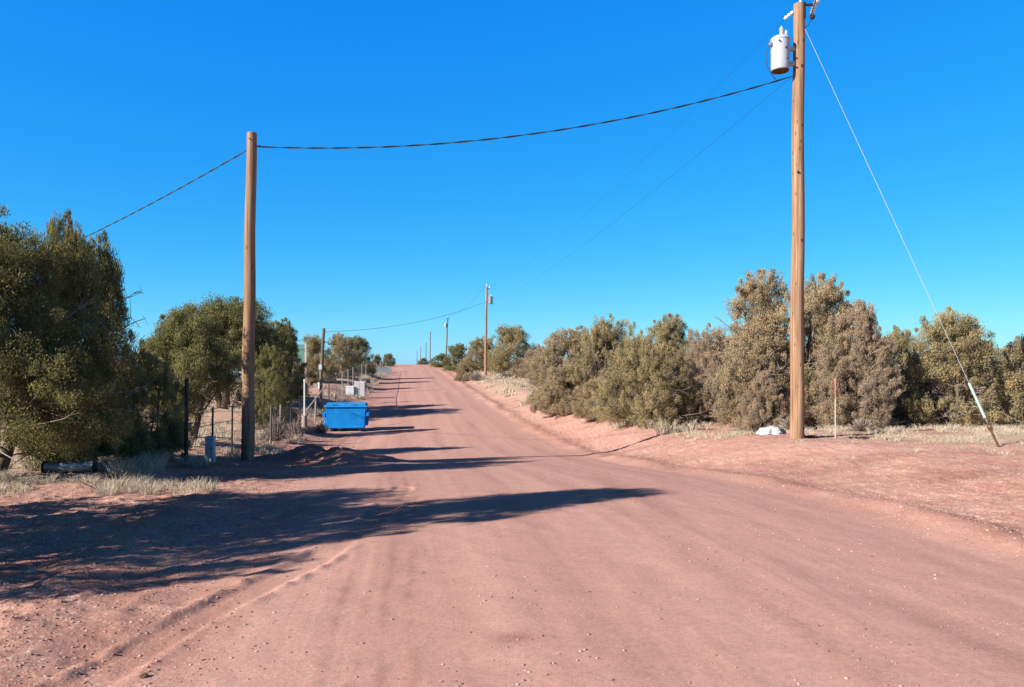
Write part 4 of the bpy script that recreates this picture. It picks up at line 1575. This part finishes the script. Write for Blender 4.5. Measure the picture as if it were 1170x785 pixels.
# loose stones that stand out
stones = [(165, 774, .024, 'small pale stone beside the wheel rut at the bottom left')]
for k, (px, py, s, lab) in enumerate(stones):
    # walk the ray down to the ground
    Y = 4.0
    while Y < 40 and at(px, py, Y).z > gz((px - CX) / F * Y, Y):
        Y += .02
    X = (px - CX) / F * Y
    o = blob('stone', (s, s * .8, s * .6), 20 + k, M['rust'] if k < 1 else (M['bark'] if k == 1 else M['dead_wood']), None, (X, Y, gz(X, Y) + s * .12), .35, 2.0, False, k)
    tag(o, lab, 'stone')

# dark sticks lying on the verge right of the near pole


def stick(px0, py0, px1, py1, Y, rad, label, seed):
    a, b = at(px0, py0, Y), at(px1, py1, Y)
    r = random.Random(seed)
    o = Vector(((a.x + b.x) / 2, Y, gz((a.x + b.x) / 2, Y)))
    pts = []
    for i in range(9):
        t = i / 8
        x, y = a.x + (b.x - a.x) * t, Y + (py0 - py1) * .04 * (t - .5) + r.uniform(-.02, .02)
        pts.append(Vector((x, y, gz(x, y) + rad * .7 + r.uniform(0, .02))) - o)
    mb = MB().tube(pts, [rad * (1 - .6 * i / 8) * r.uniform(.8, 1.2) for i in range(9)], 6)
    mb.tube([pts[3], pts[3] + Vector((.05, -.10, .04)), pts[3] + Vector((.12, -.16, .05))], [rad * .6, rad * .4, rad * .2], 5)
    tag(mb.build('stick', M['dark_wood'], None, True, 0, o), label, 'stick')


stick(919, 501, 934, 503, 17.7, .045, 'short dark stick lying just right of the foot of the near pole', 1)
stick(968, 508, 1001, 503, 17.4, .035, 'long dark stick on bare dirt right of the white marker stake', 2)
stick(1010, 510, 1036, 505, 17.0, .028, 'thinner dark stick on bare dirt, farther right towards the guy anchor', 3)

# ------------------------------------------------------------------ light and sky
SUN_PHI, SUN_EL = 58.0, 27.0
dirx, diry = math.sin(R_(SUN_PHI)), math.cos(R_(SUN_PHI))          # the way the light travels over the ground
sd = bpy.data.lights.new('sun', 'SUN')
sd.energy = 5.0
sd.angle = R_(0.5)
sd.color = (1.0, 0.93, 0.84)
sun = bpy.data.objects.new('sun', sd)
COL.objects.link(sun)
v = Vector((dirx * math.cos(R_(SUN_EL)), diry * math.cos(R_(SUN_EL)), -math.sin(R_(SUN_EL))))
sun.rotation_euler = v.to_track_quat('-Z', 'Y').to_euler()
sun.location = (-20, -10, 30)

w = bpy.data.worlds.new('World')
scene.world = w
w.use_nodes = True
nt = w.node_tree
nt.nodes.clear()
wo = nt.nodes.new('ShaderNodeOutputWorld')
bg = nt.nodes.new('ShaderNodeBackground')
bg.inputs['Strength'].default_value = 0.06
sky = nt.nodes.new('ShaderNodeTexSky')
sky.sky_type = 'NISHITA'
sky.sun_disc = False
sky.sun_elevation = R_(SUN_EL)
sky.sun_rotation = R_(180 + SUN_PHI)
sky.altitude = 1900
sky.air_density = 1.0
sky.dust_density = 0.3
sky.ozone_density = 2.0
hs = nt.nodes.new('ShaderNodeHueSaturation')
hs.inputs['Saturation'].default_value = 1.35
nt.links.new(sky.outputs[0], hs.inputs['Color'])


def wmath(op, a, b=None, clamp=False):
    n = nt.nodes.new('ShaderNodeMath')
    n.operation = op
    n.use_clamp = clamp
    for i, v_ in enumerate((a, b)):
        if v_ is None:
            continue
        if isinstance(v_, (int, float)):
            n.inputs[i].default_value = v_
        else:
            nt.links.new(v_, n.inputs[i])
    return n.outputs[0]


# high desert winter sky: clearer and more saturated than the model
EXPO = 1.1
sep = nt.nodes.new('ShaderNodeSeparateColor')
nt.links.new(hs.outputs[0], sep.inputs[0])
comb = nt.nodes.new('ShaderNodeCombineColor')
k0 = 0.06 * 2 ** 0.6
k1 = 0.06 * 2 ** EXPO
tcw = nt.nodes.new('ShaderNodeTexCoord')
sz_ = nt.nodes.new('ShaderNodeSeparateXYZ')
nt.links.new(tcw.outputs['Generated'], sz_.inputs[0])


def zenith(to):  # added gradient: sky above the view dimmed and reddened to keep ground shadows dark
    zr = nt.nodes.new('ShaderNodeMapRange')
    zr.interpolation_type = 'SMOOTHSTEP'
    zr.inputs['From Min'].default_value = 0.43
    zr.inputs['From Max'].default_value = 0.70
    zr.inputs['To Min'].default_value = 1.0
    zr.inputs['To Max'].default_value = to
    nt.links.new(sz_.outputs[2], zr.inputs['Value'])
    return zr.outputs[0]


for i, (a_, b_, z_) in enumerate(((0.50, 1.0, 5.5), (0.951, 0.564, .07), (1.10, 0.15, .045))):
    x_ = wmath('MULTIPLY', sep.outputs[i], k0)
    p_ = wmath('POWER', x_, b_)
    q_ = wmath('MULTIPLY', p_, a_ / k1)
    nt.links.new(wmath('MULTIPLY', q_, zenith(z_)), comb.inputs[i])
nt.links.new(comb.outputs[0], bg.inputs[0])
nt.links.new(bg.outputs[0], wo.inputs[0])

vs_ = scene.view_settings
vs_.view_transform = 'Standard'
vs_.look = 'None'
vs_.exposure = EXPO
vs_.gamma = 1.0
scene.render.engine = 'CYCLES'
scene.cycles.max_bounces = 6
scene.cycles.transparent_max_bounces = 4
scene.cycles.use_denoising = True
